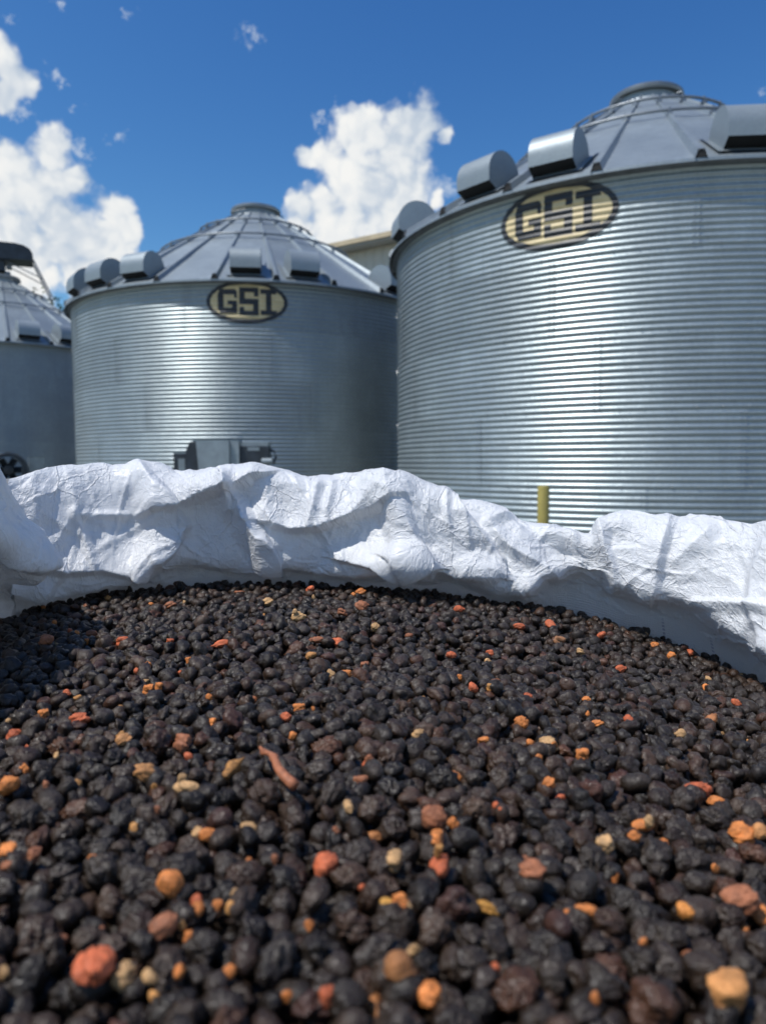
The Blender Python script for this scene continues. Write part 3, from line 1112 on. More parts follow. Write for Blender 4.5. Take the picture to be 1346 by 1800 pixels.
# inner face must point to the middle of the bag
mid = Nn[nc // 8, 90]
if mid[1] > 0:
    Nn = -Nn
low = 1 / (1 + np.exp(-(VV - v[176 + 8]) / .015))             # calmer cloth below the lip


def creases(n, seed, lmin, lmax, amp, wid):
    """straight hard creases pressed into the sheet"""
    r = np.random.default_rng(seed)
    out = np.zeros((nc, nrw))
    for _ in range(n):
        cu, cv = r.uniform(0, ULEN), r.uniform(v[26], v[185])
        a = r.uniform(0, pi)
        L = r.uniform(lmin, lmax) / 2
        w = wid * r.uniform(.7, 1.6)
        i0, i1 = np.searchsorted(u, (cu - L - w, cu + L + w))
        j0, j1 = np.searchsorted(v, (cv - L - w, cv + L + w))
        if i1 <= i0 or j1 <= j0:
            continue
        du_, dv_ = u[i0:i1, None] - cu, v[None, j0:j1] - cv
        t_ = du_ * math.cos(a) + dv_ * math.sin(a)
        d_ = np.abs(-du_ * math.sin(a) + dv_ * math.cos(a) + .12 * t_ * t_ / L)
        out[i0:i1, j0:j1] += r.choice((-1, 1, 1)) * amp * r.uniform(.4, 1.3) * np.clip(1 - d_ / w, 0, 1) * np.clip(1 - (t_ / L) ** 2, 0, 1)
    return out


disp = (fold + facets(.085, 11) * .010 * (1 - .5 * low) + facets(.042, 12) * .0060 * (1 - .45 * low) + facets(.019, 13) * .0024 * (1 - .8 * low)
        + facets(.0095, 14) * .0007 * (1 - .8 * low) + creases(650, 21, .03, .15, .0019, .0034) * (1 - .6 * low) + creases(1500, 22, .012, .045, .0009, .0026) * (1 - .8 * low))
S = S + Nn * disp[..., None]
S[..., 2] += CH
idx = np.arange(nc * nrw).reshape(nc, nrw)
nxt = np.roll(idx, -1, axis=0)
F = np.stack([idx[:, :-1], nxt[:, :-1], nxt[:, 1:], idx[:, 1:]], -1)
SPLIT = 12
bag = thing('bulk_bag', 'open white woven bulk bag with crumpled rim, full of dried berries', 'bulk bag', (0, .5, 0))


def sheet(name, j0, j1, material):
    sub = S[:, j0:j1 + 1].reshape(-1, 3) - np.array([0, .5, 0])
    w = j1 - j0 + 1
    ii = np.arange(nc * w).reshape(nc, w)
    nn = np.roll(ii, -1, axis=0)
    ff = np.stack([ii[:, :-1], nn[:, :-1], nn[:, 1:], ii[:, 1:]], -1).reshape(-1, 4)
    me = mesh_np(name, sub, ff)
    uv = me.uv_layers.new(name='sheet')
    li = np.zeros(len(me.loops), np.int32)
    me.loops.foreach_get('vertex_index', li)
    uvs = np.stack([UU[:, j0:j1 + 1].ravel(), VV[:, j0:j1 + 1].ravel()], 1)[li]
    uv.data.foreach_set('uv', uvs.astype(np.float32).ravel())
    me.materials.append(material)
    return put(name, me, bag)


U_A = float(np.interp(1168, PX[:640, 205], u[:640]))
U_B = float(np.interp(1254, PX[:640, 205], u[:640]))
V_LIP = float(v[176])


def mat_bag():
    m, N, b, o = mat('white woven polypropylene')
    uvn = N.n('ShaderNodeUVMap')
    uvn.uv_map = 'sheet'
    uv = uvn.outputs[0]
    sx_ = N.n('ShaderNodeSeparateXYZ')
    N.put(sx_.inputs[0], uv)
    U_, V_ = sx_.outputs[0], sx_.outputs[1]
    n1 = N.noise(uv, 16, 5, 0.6)
    dirt = N.noise(uv, 42, 5, 0.7)
    c = N.mix(N.sstep(n1, 0.3, 0.7), (0.80, 0.82, 0.845), (0.86, 0.875, 0.89))
    c = N.mix(N.m('MULTIPLY', N.sstep(dirt, 0.60, 0.78), 0.16), c, (0.45, 0.42, 0.40))
    # plain uncoated weave below the lip, its colour greyed to deepen the shade
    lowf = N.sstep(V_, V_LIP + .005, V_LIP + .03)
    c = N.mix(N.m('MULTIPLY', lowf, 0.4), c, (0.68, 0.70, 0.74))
    # two blue marker threads woven into the lower cloth
    th = None
    for uu in (U_A, U_B):
        d = N.m('ABSOLUTE', N.m('SUBTRACT', U_, uu))
        k = N.m('LESS_THAN', d, 0.0016)
        th = k if th is None else N.m('MAXIMUM', th, k)
    dash = N.m('GREATER_THAN', N.m('FRACT', N.m('MULTIPLY', V_, 170)), 0.38)
    th = N.m('MULTIPLY', N.m('MULTIPLY', th, dash), lowf)
    c = N.mix(N.m('MULTIPLY', th, 0.75), c, (0.05, 0.09, 0.30))
    N.put(b.inputs['Base Color'], c)
    N.put(b.inputs['Roughness'], N.m('MULTIPLY_ADD', n1, 0.2, 0.26))
    b.inputs['Specular IOR Level'].default_value = 0.45
    # fine crinkle and weave
    warp = N.v('ADD', uv, N.v('SCALE', N.v('SUBTRACT', N.noise(uv, 60, 3, 0.6, True), (0.5, 0.5, 0.5)), scale=0.012))
    cr1 = N.vor(warp, 110, 'DISTANCE_TO_EDGE')
    cr2 = N.vor(warp, 330, 'DISTANCE_TO_EDGE')
    fine = N.noise(uv, 620, 4, 0.75)
    crk = N.m('ADD', N.m('MULTIPLY', N.sstep(cr1, 0.0, 0.35), 0.6), N.m('ADD', N.m('MULTIPLY', N.sstep(cr2, 0.0, 0.4), 0.35), N.m('MULTIPLY', fine, 0.45)))
    wv = N.m('SINE', N.m('MULTIPLY', V_, 2 * pi / 0.0034))
    wu = N.m('SINE', N.m('MULTIPLY', U_, 2 * pi / 0.0034))
    ln1 = N.sstep(N.vor(warp, 24, 'DISTANCE_TO_EDGE'), 0.0, 0.035)
    ln2 = N.sstep(N.vor(N.v('ADD', warp, (3.1, 1.7, 0)), 58, 'DISTANCE_TO_EDGE'), 0.0, 0.07)
    crk = N.m('MULTIPLY', crk, N.m('MULTIPLY_ADD', N.sstep(N.noise(uv, 11, 3, 0.6), 0.35, 0.62), 0.65, 0.35))
    crk = N.m('ADD', crk, N.m('ADD', N.m('MULTIPLY', ln1, N.sstep(N.noise(uv, 9, 2, 0.5), 0.36, 0.66)), N.m('MULTIPLY', ln2, N.m('MULTIPLY', N.sstep(N.noise(uv, 14, 2, 0.5), 0.40, 0.68), 0.6))))
    hgt = N.m('ADD', N.m('MULTIPLY', crk, N.m('MULTIPLY_ADD', lowf, -0.75, 1.0)), N.m('MULTIPLY', N.m('ADD', N.m('MULTIPLY', wv, 0.30), N.m('MULTIPLY', wu, 0.12)), N.m('MULTIPLY_ADD', lowf, 0.93, 0.07)))
    nrm = N.bump(hgt, 0.9, 0.0012)
    N.put(b.inputs['Normal'], nrm)
    tr = N.n('ShaderNodeBsdfTranslucent')
    N.put(tr.inputs[0], N.mix(0.0, (0.70, 0.71, 0.73), (1, 1, 1)))
    N.put(tr.inputs['Normal'], nrm)
    ms = N.n('ShaderNodeMixShader')
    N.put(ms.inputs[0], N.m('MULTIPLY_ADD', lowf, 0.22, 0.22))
    N.put(ms.inputs[1], b.outputs[0])
    N.put(ms.inputs[2], tr.outputs[0])
    N.put(o.inputs[0], ms.outputs[0])
    return m


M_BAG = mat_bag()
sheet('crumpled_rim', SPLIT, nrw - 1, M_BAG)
# outer body down to the pallet
ring0 = S[:, SPLIT] - np.array([0, .5, 0])
nv_ = 30
V = []
for j in range(nv_):
    t_ = j / (nv_ - 1)
    z = ring0[:, 2] + (0.005 - ring0[:, 2]) * t_
    bulge = 1 + 0.09 * math.sin(pi * min(1, t_ * 1.02)) - 0.04 * t_
    wob = 0.006 * np.sin(u * 37 + t_ * 9) + 0.004 * np.sin(u * 81 - t_ * 15)
    V.append(np.stack([ring0[:, 0] * (bulge + wob), ring0[:, 1] * (bulge + wob), z], 1))
V = np.stack(V, 1)[::4]
nc4 = len(V)
ii = np.arange(nc4 * nv_).reshape(nc4, nv_)
F4 = np.stack([ii[:, :-1], ii[:, 1:], np.roll(ii, -1, 0)[:, 1:], np.roll(ii, -1, 0)[:, :-1]], -1).reshape(-1, 4)
me = mesh_np('body', V.reshape(-1, 3), F4)
uvl = me.uv_layers.new(name='sheet')
li = np.zeros(len(me.loops), np.int32)
me.loops.foreach_get('vertex_index', li)
Vf = V.reshape(-1, 3)
uvl.data.foreach_set('uv', np.stack([np.repeat(u[::4], nv_), -Vf[:, 2]], 1)[li].astype(np.float32).ravel())
me.materials.append(M_BAG)
put('body', me, bag)

# ------------------------------------------------------------------ berries
def ico(sub):
    import bmesh
    bm = bmesh.new()
    bmesh.ops.create_icosphere(bm, subdivisions=sub, radius=1.0)
    V = np.array([v_.co[:] for v_ in bm.verts])
    F = np.array([[v_.index for v_ in f.verts] for f in bm.faces])
    bm.free()
    return V / np.linalg.norm(V, axis=1, keepdims=True), F


ICO = {k: ico(k) for k in (2, 3, 4, 5)}


def shape_fn(seed, kind):
    r = np.random.default_rng(seed)
    dirs = r.normal(size=(6, 3))
    dirs /= np.linalg.norm(dirs, axis=1, keepdims=True)
    ph = r.uniform(0, 6.28, 40)
    kw = r.normal(size=(14, 3))
    k2 = r.normal(size=(5, 3)) * 1.6
    dent = r.normal(size=(3, 3))
    dent /= np.linalg.norm(dent, axis=1, keepdims=True)
    ridged = seed % 3 != 0
    deep = {'prune': 1.0, 'plump': .32, 'orange': .75, 'nut': .5}[kind]

    def fn(n):
        w = n + .20 * np.sin(n @ r0 + ph0)
        d = np.zeros(len(n))
        for k in range(3):                               # large lumps
            d += .11 * np.sin(n @ k2[k] * 1.3 + ph[k]) * (.5 + .5 * deep)
        for k in range(3):                               # collapsed dents
            d -= .42 * deep * amp_d[k] * np.exp(-((1 - n @ dent[k]) / .16) ** 2)
        for k in range(7):                               # raised wrinkles of the shrunken skin, or creases
            s = np.abs(np.sin(w @ kw[k] * 3.1 + ph[10 + k]))
            m_ = .5 + .5 * np.sin(n @ kw[k + 5] + ph[20 + k])
            d += deep * m_ * (.20 * (1 - s) ** 2.4 if ridged else -.20 * (1 - s) ** 2.2)
        for k in range(6):
            s = np.abs(np.sin(w @ kw[k + 7] * 7.4 + ph[30 + k]))
            d += deep * (.070 if k % 2 else -.070) * (1 - s) ** 2.0
        p = n * (1 + d)[:, None]
        if kind == 'nut':
            p[:, 0] *= 1 + .25 * np.clip(-n[:, 0], 0, 1) ** 2
        return p
    r0 = r.normal(size=(3, 3)) * 3.2
    ph0 = r.uniform(0, 6.28, 3)
    amp_d = r.uniform(.1, 1.0, 3)
    return fn


NV = 18
FN = [shape_fn(100 + k, 'prune' if k % 5 else 'plump') for k in range(NV)]
FO = [shape_fn(300 + k, 'orange' if k % 2 else 'nut') for k in range(8)]
VAR = {L: [FN[k](ICO[L][0]) for k in range(NV)] for L in (2, 3, 4)}


def mat_berry(name, src, dark):
    m, N, b, o = mat(name)
    if src == 'attr':
        a = N.n('ShaderNodeAttribute', attribute_name='tint')
        c = a.outputs['Color']
    else:
        c = N.n('ShaderNodeObjectInfo').outputs['Color']
    geo = N.n('ShaderNodeNewGeometry')
    co = geo.outputs['Position']
    n1 = N.noise(co, 190, 4, 0.65)
    c = N.mix(1.0, c, N.ramp(n1, (0.3, (0.62, 0.60, 0.60)), (0.7, (1.45, 1.38, 1.34))), 'MULTIPLY')
    if not dark:
        c = N.mix(N.m('MULTIPLY', N.sstep(N.noise(co, 330, 4, 0.7), 0.55, 0.75), 0.40), c, (0.20, 0.06, 0.025))
    N.put(b.inputs['Base Color'], c)
    N.put(b.inputs['Roughness'], N.m('MULTIPLY_ADD', n1, 0.30, 0.22 if dark else 0.42))
    b.inputs['Specular IOR Level'].default_value = 0.44 if dark else 0.35
    h = N.noise(co, 460, 2.5, 0.58, dist=0.9)
    N.put(b.inputs['Normal'], N.bump(N.m('ABSOLUTE', N.m('SUBTRACT', h, 0.5)), 0.9, 0.0014))
    return m


M_B_STUFF = mat_berry('dried berry skin, mass', 'attr', True)
M_B_ONE = mat_berry('dried berry skin', 'obj', True)
M_O_ONE = mat_berry('orange dried berry skin', 'obj', False)


def pile_z(x, y):
    """fill level below the eye"""
    return (-.1745 - np.where(x > -.1, .315, .17) * (x + .10) ** 2 - .02 * np.clip(.35 - y, 0, 1) + .004 * np.sin(9 * x + 5 * y) + .003 * np.sin(17 * y - 8 * x)
            + .006 * np.exp(-((x + .12) ** 2 + (y - .90) ** 2) / .02))


X0, X1, Y0, Y1, CS = -.50, .50, -.03, 1.09, .0016
gx, gy = np.arange(X0, X1, CS), np.arange(Y0, Y1, CS)
TG = pile_z(gx[:, None], gy[None, :])
# inside of the bag at the fill level, from the wall's inner edge
ring = S[:, 200, :2]


def inside(pts):
    x, y = pts[:, 0], pts[:, 1]
    a, b_ = ring[::6], np.roll(ring[::6], -1, axis=0)
    cnt = np.zeros(len(pts), int)
    for (ax, ay), (bx, by) in zip(a, b_):
        if ay == by:
            continue
        hit = ((ay > y) != (by > y)) & (x < (bx - ax) * (y - ay) / (by - ay) + ax)
        cnt += hit
    return cnt % 2 == 1


sub = 8
cx_, cy_ = np.meshgrid(gx[::sub], gy[::sub], indexing='ij')
INS = inside(np.stack([cx_.ravel(), cy_.ravel()], 1)).reshape(cx_.shape)
HGT = TG - .022
IDM = np.full(HGT.shape, -1, np.int32)
cells = np.argwhere(INS)
B = []          # x, y, z, a, b, c, yaw


def drop(x, y, a, b_, c, yaw, commit, bid=0):
    r = max(a, b_)
    i0, i1 = max(0, int((x - r - X0) / CS)), min(len(gx), int((x + r - X0) / CS) + 2)
    j0, j1 = max(0, int((y - r - Y0) / CS)), min(len(gy), int((y + r - Y0) / CS) + 2)
    dx, dy = gx[i0:i1, None] - x, gy[None, j0:j1] - y
    ca, sa = math.cos(yaw), math.sin(yaw)
    rho = ((dx * ca + dy * sa) / a) ** 2 + ((dy * ca - dx * sa) / b_) ** 2
    inn = rho < 1
    if not inn.any():
        return None
    s = c * np.sqrt(np.clip(1 - rho, 0, 1))
    h = HGT[i0:i1, j0:j1]
    z = (h + s)[inn].max() - .16 * c
    if not commit:
        return z + c - TG[min(len(gx) - 1, int((x - X0) / CS)), min(len(gy) - 1, int((y - Y0) / CS))]
    up = inn & (z + s > h)
    h[up] = (z + s)[up]
    IDM[i0:i1, j0:j1][up] = bid
    return z


fails = 0
while len(B) < 22000:
    L = rng.normal(1, .14)
    L = min(max(L, .70), 1.34)
    e = rng.uniform(1.0, 1.6)
    a, b_, c = .0053 * L * e ** .5, .0054 * L / e ** .35, .0050 * L / e ** .25
    yaw = rng.uniform(0, pi)
    best = None
    for _ in range(9):
        k = cells[rng.integers(len(cells))]
        x, y = gx[k[0] * sub] + rng.uniform(0, sub * CS), gy[k[1] * sub] + rng.uniform(0, sub * CS)
        s = drop(x, y, a, b_, c, yaw, False)
        if s is not None and (best is None or s < best[0]):
            best = (s, x, y)
    if best is None or best[0] > .0055:
        fails += 1
        if fails > 260:
            break
        continue
    z = drop(best[1], best[2], a, b_, c, yaw, True, len(B))
    B.append((best[1], best[2], z, a, b_, c, yaw))

# the orange, red and tan ones, where the photograph shows them: px, py, width px, height px, colour, twist
OR, RD, TN, BR = (.60, .215, .06), (.50, .13, .055), (.48, .30, .14), (.30, .12, .06)
SPECIAL = [
    (166, 1715, 62, 92, RD), (216, 1708, 40, 36, TN), (300, 1562, 50, 40, OR), (344, 1602, 26, 32, OR), (570, 1517, 42, 42, RD), (692, 1513, 30, 36, TN),
    (775, 1532, 40, 56, RD), (768, 1485, 22, 44, OR), (803, 1450, 34, 28, OR), (764, 1455, 40, 34, BR), (703, 1722, 56, 58, (.36, .16, .06)), (757, 1742, 46, 54, OR),
    (662, 1742, 24, 40, (.40, .17, .06)), (1275, 1770, 70, 56, (.55, .26, .09)), (1202, 1606, 34, 32, (.55, .22, .05)), (1300, 1597, 58, 40, BR), (1340, 1602, 30, 50, OR),
    (1303, 1476, 36, 38, OR), (1335, 1488, 28, 26, (.5, .24, .09)), (1230, 1390, 52, 26, RD), (1256, 1410, 26, 18, OR), (1065, 1497, 30, 24, TN), (1127, 1452, 42, 22, OR), (1030, 1606, 42, 24, OR),
    (328, 1394, 42, 26, TN), (256, 1362, 36, 24, (.36, .18, .07)), (366, 1462, 32, 22, OR), (345, 1456, 20, 24, TN), (14, 1386, 34, 32, OR), (12, 1512, 28, 34, OR), (16, 1532, 26, 22, BR),
    (320, 1302, 32, 30, BR), (140, 1268, 38, 26, RD), (26, 1288, 24, 22, RD), (218, 1306, 22, 28, (.4, .2, .08)), (918, 1282, 26, 24, OR), (966, 1302, 30, 22, TN), (1022, 1338, 24, 20, OR),
    (830, 1214, 20, 20, RD), (928, 1226, 16, 16, RD), (1048, 1276, 24, 12, OR), (1104, 1267, 14, 20, RD), (1196, 1297, 18, 18, TN), (1296, 1240, 20, 14, RD), (1248, 1268, 26, 18, (.36, .15, .06)),
    (527, 1239, 22, 12, OR), (581, 1178, 22, 16, TN), (607, 1191, 24, 12, OR), (556, 1129, 24, 14, BR), (594, 1130, 22, 14, RD), (524, 1088, 24, 18, TN), (792, 1158, 20, 14, RD),
    (545, 1156, 20, 14, (.40, .2, .07)), (262, 1207, 24, 20, OR), (256, 1190, 18, 12, TN), (216, 1126, 22, 18, RD), (300, 1070, 20, 14, BR), (636, 1072, 22, 16, BR), (806, 1072, 18, 12, RD),
    (914, 1107, 22, 12, RD), (968, 1102, 16, 22, RD), (982, 1127, 20, 14, (.4, .2, .1)), (1056, 1118, 18, 12, RD), (660, 1107, 14, 16, TN), (602, 1082, 18, 14, BR), (470, 1064, 18, 12, TN),
    (390, 1132, 30, 14, RD), (505, 1262, 22, 18, RD), (80, 1138, 24, 20, BR), (78, 1258, 18, 14, OR), (160, 1115, 22, 14, BR), (420, 1040, 20, 10, BR), (545, 1043, 14, 12, RD), (634, 1047, 16, 12, OR),
    (1180, 1155, 16, 14, OR), (1210, 1155, 14, 16, RD), (1150, 1135, 14, 10, OR), (1240, 1208, 16, 12, OR), (1300, 1185, 14, 12, TN), (850, 1302, 20, 12, OR), (880, 1298, 14, 20, OR), (735, 1288, 20, 14, TN),
    (656, 1448, 34, 22, (.4, .17, .06)), (614, 1424, 18, 30, TN), (440, 1440, 30, 18, TN), (632, 1368, 28, 12, BR), (680, 1605, 34, 24, (.5, .27, .06)), (716, 1598, 18, 24, TN), (858, 1590, 42, 22, (.5, .25, .05)),
    (935, 1552, 40, 30, BR), (285, 1640, 60, 34, BR), (318, 1700, 20, 22, OR), (95, 1650, 40, 26, BR), (60, 1510, 22, 26, BR), (800, 1355, 24, 14, OR), (870, 1200, 18, 14, BR), (985, 1395, 16, 16, RD),
    (965, 1380, 20, 16, OR), (1090, 1180, 18, 14, RD), (1140, 1210, 16, 12, BR), (445, 1215, 16, 14, BR), (640, 1165, 16, 12, BR), (720, 1120, 16, 12, BR), (860, 1140, 14, 12, RD), (1020, 1150, 14, 12, TN)]
for _ in range(150):                            # small chips between the berries
    fy = rng.random() ** 1.5
    px, py = rng.uniform(-20, 1366), 1050 + 720 * fy
    sz = (10 + 16 * fy) * rng.uniform(.55, 1.1)
    SPECIAL.append((px, py, sz, sz * rng.uniform(.5, .9), (OR, RD, TN, BR, (.50, .25, .08), OR, OR)[rng.integers(7)]))
special = []
for px, py, w, h, colr in SPECIAL:
    d = ray(px, py)
    Y = .5
    for _ in range(30):                       # ray meets the fill level
        x = d.x / d.y * Y
        Y = Y + (pile_z(x, Y) - d.z / d.y * Y) / (d.z / d.y) * .8
    x = d.x / d.y * Y
    if not (.05 < Y < 1.06) or abs(x) > .46 or not inside(np.array([[x, Y + .02]]))[0]:
        continue
    dep_ = Y * cp + .17 * sp
    a = w / FPX * dep_ / 2
    elev = math.atan2(.17, Y)
    hh = h / FPX * dep_ / 2
    b_ = max(hh * 1.05, .55 * a)
    c = max(.0028, min(hh, .9 * a, .0085))
    yaw = rng.uniform(-.35, .35)
    z = drop(x, y := Y, a, b_, c, yaw, True, 100000 + len(special)) - .45 * c
    special.append((x, Y, z, a, b_, c, yaw, colr, px, py))
B = np.array(B)
nB = len(B)
own = np.bincount(IDM[(IDM >= 0) & (IDM < 100000)], minlength=nB) * CS * CS
expo = own / (pi * B[:, 3] * B[:, 4])
# how large each shows from the camera
dep_ = B[:, 1] * cp - B[:, 2] * sp
upp = B[:, 1] * sp + B[:, 2] * cp
bpx, bpy_ = 673 + FPX * B[:, 0] / np.maximum(dep_, .05), 900 - FPX * upp / np.maximum(dep_, .05)
inframe = (bpx > -10) & (bpx < 1356) & (bpy_ < 1812) & (dep_ > .15)
size = np.where(inframe & (expo > .42), own / np.maximum(dep_, .05) ** 2, 0)
chosen = np.argsort(-size)[:300]
is_one = np.zeros(nB, bool)
is_one[chosen] = True

pal_d = np.array([(.0135, .0130, .0135), (.019, .0165, .016), (.025, .0185, .0165), (.017, .0165, .0185), (.038, .023, .018), (.030, .024, .022)])
prob = np.array([.36, .26, .11, .17, .04, .06])
pidx = rng.choice(len(pal_d), nB, p=prob)
tint = pal_d[pidx] * rng.uniform(.75, 1.8, (nB, 1)) * np.array([[1.32, 1.0, .70]])
red = rng.random(nB) < .018
tint[red] = np.array([.06, .028, .02]) * rng.uniform(.7, 1.4, (red.sum(), 1))


def rot_mats(n):
    """mostly lying flat: yaw free, tilt moderate, roll free about the long axis"""
    roll = rng.uniform(0, 2 * pi, n)
    tilt = rng.normal(0, .5, n)
    return roll, tilt


roll, tilt = rot_mats(nB)


def Rx(a):
    c, s = np.cos(a), np.sin(a)
    o, z = np.ones_like(c), np.zeros_like(c)
    return np.stack([np.stack([o, z, z], -1), np.stack([z, c, -s], -1), np.stack([z, s, c], -1)], -2)


def Ry(a):
    c, s = np.cos(a), np.sin(a)
    o, z = np.ones_like(c), np.zeros_like(c)
    return np.stack([np.stack([c, z, s], -1), np.stack([z, o, z], -1), np.stack([-s, z, c], -1)], -2)


def Rz(a):
    c, s = np.cos(a), np.sin(a)
    o, z = np.ones_like(c), np.zeros_like(c)
    return np.stack([np.stack([c, -s, z], -1), np.stack([s, c, z], -1), np.stack([z, z, o], -1)], -2)


RM = Rz(B[:, 6]) @ Ry(tilt)
RQ = Rx(roll)                       # spun before scaling so that the wrinkles differ
var = rng.integers(0, NV, nB)
Vs, Fs, Ts = [], [], []
off = 0
lod = np.where(expo < .06, 2, np.where((dep_ < .86) & inframe & (expo > .28), 3, 2))
lod = np.where(is_one, 0, lod)
for L in (2, 3):
    for k in range(NV):
        m_ = np.where((lod == L) & (var == k) & (expo > .01))[0]
        if not len(m_):
            continue
        base, fc = VAR[L][k], ICO[L][1]
        q = np.einsum('nij,vj->nvi', RQ[m_], base) * B[m_, None, 3:6] * 1.12
        q = np.einsum('nij,nvj->nvi', RM[m_], q) + B[m_, None, :3]
        nvb = base.shape[0]
        Vs.append(q.reshape(-1, 3))
        Fs.append((fc[None] + (np.arange(len(m_)) * nvb)[:, None, None]).reshape(-1, 3) + off)
        Ts.append(np.repeat(tint[m_], nvb, 0))
        off += len(m_) * nvb
# dark floor of berries under the visible ones
st = 10
bx, by = np.meshgrid(gx[::st], gy[::st], indexing='ij')
bz = pile_z(bx, by) - .022
ii = np.arange(bx.size).reshape(bx.shape)
keepc = INS[:: 1, :: 1]
insb = inside(np.stack([bx.ravel(), by.ravel()], 1)).reshape(bx.shape)
qd = np.stack([ii[:-1, :-1], ii[1:, :-1], ii[1:, 1:], ii[:-1, 1:]], -1)[insb[:-1, :-1] & insb[1:, 1:]]
tri = np.concatenate([qd[:, [0, 1, 2]], qd[:, [0, 2, 3]]])
Vs.append(np.stack([bx, by, bz], -1).reshape(-1, 3))
Fs.append(tri + off)
Ts.append(np.full((bx.size, 3), .012))
V, F, T = np.concatenate(Vs), np.concatenate(Fs), np.concatenate(Ts)
V[:, 2] += CH
me = mesh_np('berry_mass', V, F)
at_ = me.attributes.new('tint', 'FLOAT_COLOR', 'POINT')
at_.data.foreach_set('color', np.concatenate([T, np.ones((len(T), 1))], 1).astype(np.float32).ravel())
me.materials.append(M_B_STUFF)
tag(put('berry_mass', me), 'mass of small wrinkled black dried berries filling the white bag', 'dried berries', kind='stuff')
print('BERRIES', nB, 'fails', fails, 'tris', len(F), 'top', float((HGT - TG)[INS.repeat(8, 0).repeat(8, 1)[:HGT.shape[0], :HGT.shape[1]]].mean()))

ONE = []
for k in range(NV):
    me = mesh_np('berry', VAR[4][k] * .0062, ICO[4][1])
    me.materials.append(M_B_ONE)
    ONE.append(me)
for i in chosen:
    o = bpy.data.objects.new('berry', ONE[var[i]])
    Mx = Matrix((RM[i] @ np.diag(B[i, 3:6] / .0062) @ RQ[i]).tolist()).to_4x4()
    # keep a clean rotation and scale
    o.rotation_euler = Matrix(RM[i].tolist()).to_euler()
    o.scale = B[i, 3:6] / .0062 * 1.12
    o.location = (B[i, 0], B[i, 1], B[i, 2] + CH)
    c = tint[i]
    o.color = (c[0], c[1], c[2], 1)
    if red[i]:
        lb = 'dull reddish-brown dried berry among the near black ones'
    elif pidx[i] in (2, 4, 5):
        lb = 'brownish wrinkled dried berry among the near black ones'
    elif var[i] % 5 == 0:
        lb = 'smooth plump black dried berry in the near part of the pile'
    else:
        lb = 'wrinkled pitch-black dried berry in the near part of the pile'
    tag(o, lb, 'berry', 'near black berries')
    COL.objects.link(o)

OME = []
for k in range(8):
    me = mesh_np('orange_berry', FO[k](ICO[4][0]) * .0062, ICO[4][1])
    me.materials.append(M_O_ONE)
    OME.append(me)
OLAB = {
    (166, 1715): 'biggest brick red berry at the bottom edge, beside a round tan one',
    (216, 1708): 'round tan berry touching the biggest brick red berry',
    (300, 1562): 'orange berry with a pointed tip, low in the pile at the left',
    (570, 1517): 'round orange-red wrinkled berry left of the pale tan kernel',
    (692, 1513): 'pale tan kernel between two orange-red berries in the middle of the pile',
    (775, 1532): 'upright oval red-orange berry beside a shiny black one',
    (803, 1450): 'bright orange berry above the upright oval red-orange berry',
    (703, 1722): 'brown-orange lumpy berry at the bottom centre of the picture',
    (757, 1742): 'orange oval berry right of the brown-orange lumpy one, bottom centre',
    (1275, 1770): 'large pale orange chunk in the bottom right corner of the pile',
    (1202, 1606): 'small bright orange round berry near the lower right, alone',
    (1300, 1597): 'dull brown-red berry at the lower right edge of the picture',
    (1303, 1476): 'orange berry with a notch near the right edge, mid pile',
    (1230, 1390): 'flat red-orange berry lying above a smaller one, right edge',
    (1065, 1497): 'tan berry half buried right of centre in the pile',
    (328, 1394): 'tan oval berry below and left of the thin reddish twig',
    (166, 1268): 'red berry'}
for k, (x, y, z, a, b_, c, yaw, colr, px, py) in enumerate(special):
    o = bpy.data.objects.new('orange_berry', OME[k % 8])
    o.location = (x, y, z + CH)
    o.rotation_euler = (rng.normal(0, .25), rng.normal(0, .25), yaw + (pi if k % 3 else 0))
    o.scale = (a / .0062, b_ / .0062, c / .0062)
    j = rng.uniform(.85, 1.15)
    o.color = (colr[0] * j, colr[1] * j, colr[2] * j, 1)
    if (px, py) in OLAB:
        tag(o, OLAB[(px, py)], 'berry', 'orange and tan berries')
    else:
        tag(o, {RD: 'small brick-red dried berry scattered among the black ones', OR: 'small bright orange dried berry scattered among the black ones',
                TN: 'small pale tan dried berry scattered among the black ones', BR: 'small dull red-brown dried berry scattered among the black ones'}.get(
                    colr, 'small ochre-brown dried berry scattered among the black ones'), 'berry', 'orange and tan berries')
    COL.objects.link(o)


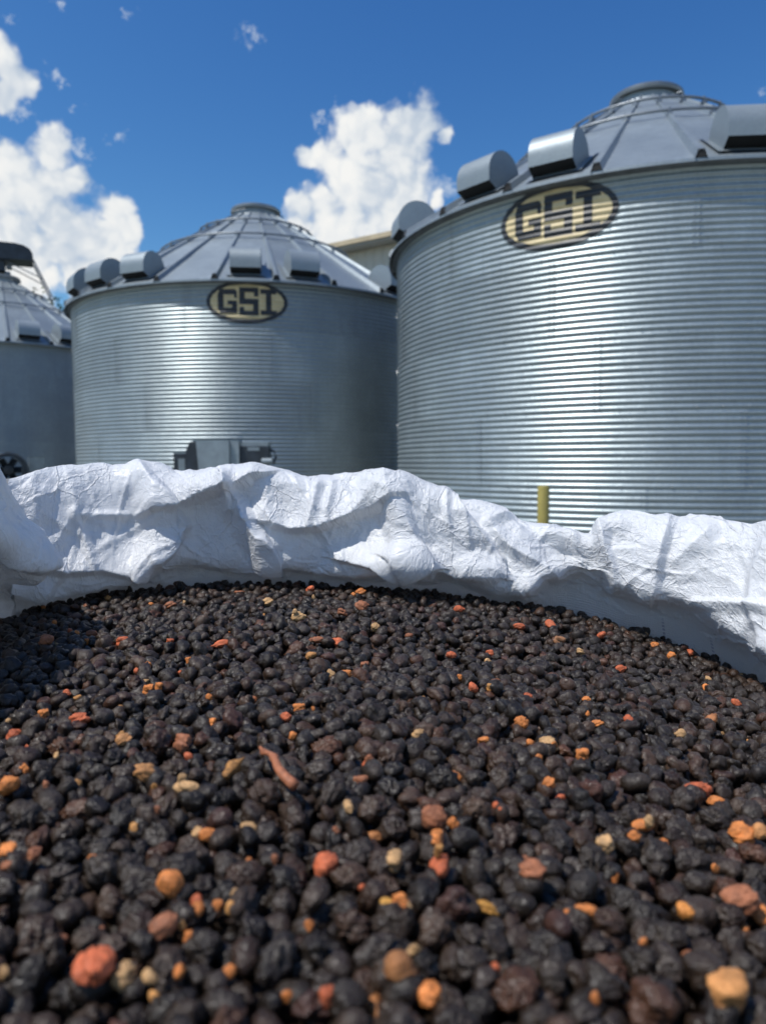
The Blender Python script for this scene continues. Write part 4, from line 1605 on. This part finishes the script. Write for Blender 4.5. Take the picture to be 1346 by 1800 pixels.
def surface_at(px, py):
    d = ray(px, py)
    Y = .5
    for _ in range(30):
        Y += (pile_z(d.x / d.y * Y, Y) - d.z / d.y * Y) / (d.z / d.y) * .8
    x = d.x / d.y * Y
    i, j = int((x - X0) / CS), int((Y - Y0) / CS)
    return Vector((x, Y, float(HGT[i - 2:i + 3, j - 2:j + 3].max()) + CH))


# thin twig and a curled husk lying on the berries
M_TWIG = mat_plain('reddish twig', (.36, .13, .06), .6, 0, .3, 300, .0004)
M_HUSK = mat_plain('orange husk', (.36, .17, .05), .7, 0, .5, 300, .0012)
p0, p1 = surface_at(462, 1354), surface_at(516, 1408)
p0.z = max(p0.z, p1.z) + .004
p1.z += .003
pm = (p0 + p1) / 2
t = tag(put('twig', None, None, pm), 'thin reddish-brown twig lying across the black berries', 'twig')
d = p1 - p0
pts, rad_ = [], []
for k in range(13):
    s = k / 12
    pts.append(p0 + d * s + Vector((.0012 * math.sin(7 * s), .0016 * math.sin(5 * s + 1), .003 + .003 * math.sin(pi * s))) - pm)
    rad_.append(.0013 + .0017 * s + (.0009 if k in (0, 4) else 0))
MB().tube(pts, rad_, 8).build('stalk', M_TWIG, t, 'all')
MB().tube([pts[0], pts[0] + Vector((-.0022, .002, .0022))], [.0016, .0006], 6).build('stub', M_TWIG, t, 'all')
pc = surface_at(405, 1358)
V, F = [], []
for i in range(14):
    for j in range(7):
        s, w = i / 13 - .5, j / 6 - .5
        wd_ = .0046 * math.sqrt(max(.02, 1 - (2 * s) ** 2)) * (1 + .25 * math.sin(9 * s))
        for e in (0,):
            V.append((s * .021, w * 2 * wd_, .004 * (1 - (2 * w) ** 2) + .004 * s * s * 4 + .0006 * math.sin(40 * s)))
F = [(i * 7 + j, (i + 1) * 7 + j, (i + 1) * 7 + j + 1, i * 7 + j + 1) for i in range(13) for j in range(6)]
h = MB().add(V, F).build('husk', M_HUSK, None, 'all')
md = h.modifiers.new('thickness', 'SOLIDIFY')
md.thickness = .0007
h.scale = (.72, .8, .8)
h.location = pc + Vector((0, 0, .003))
h.rotation_euler = (.9, -.35, 1.05)
tag(h, 'curled ochre husk left of the reddish-brown twig', 'husk')
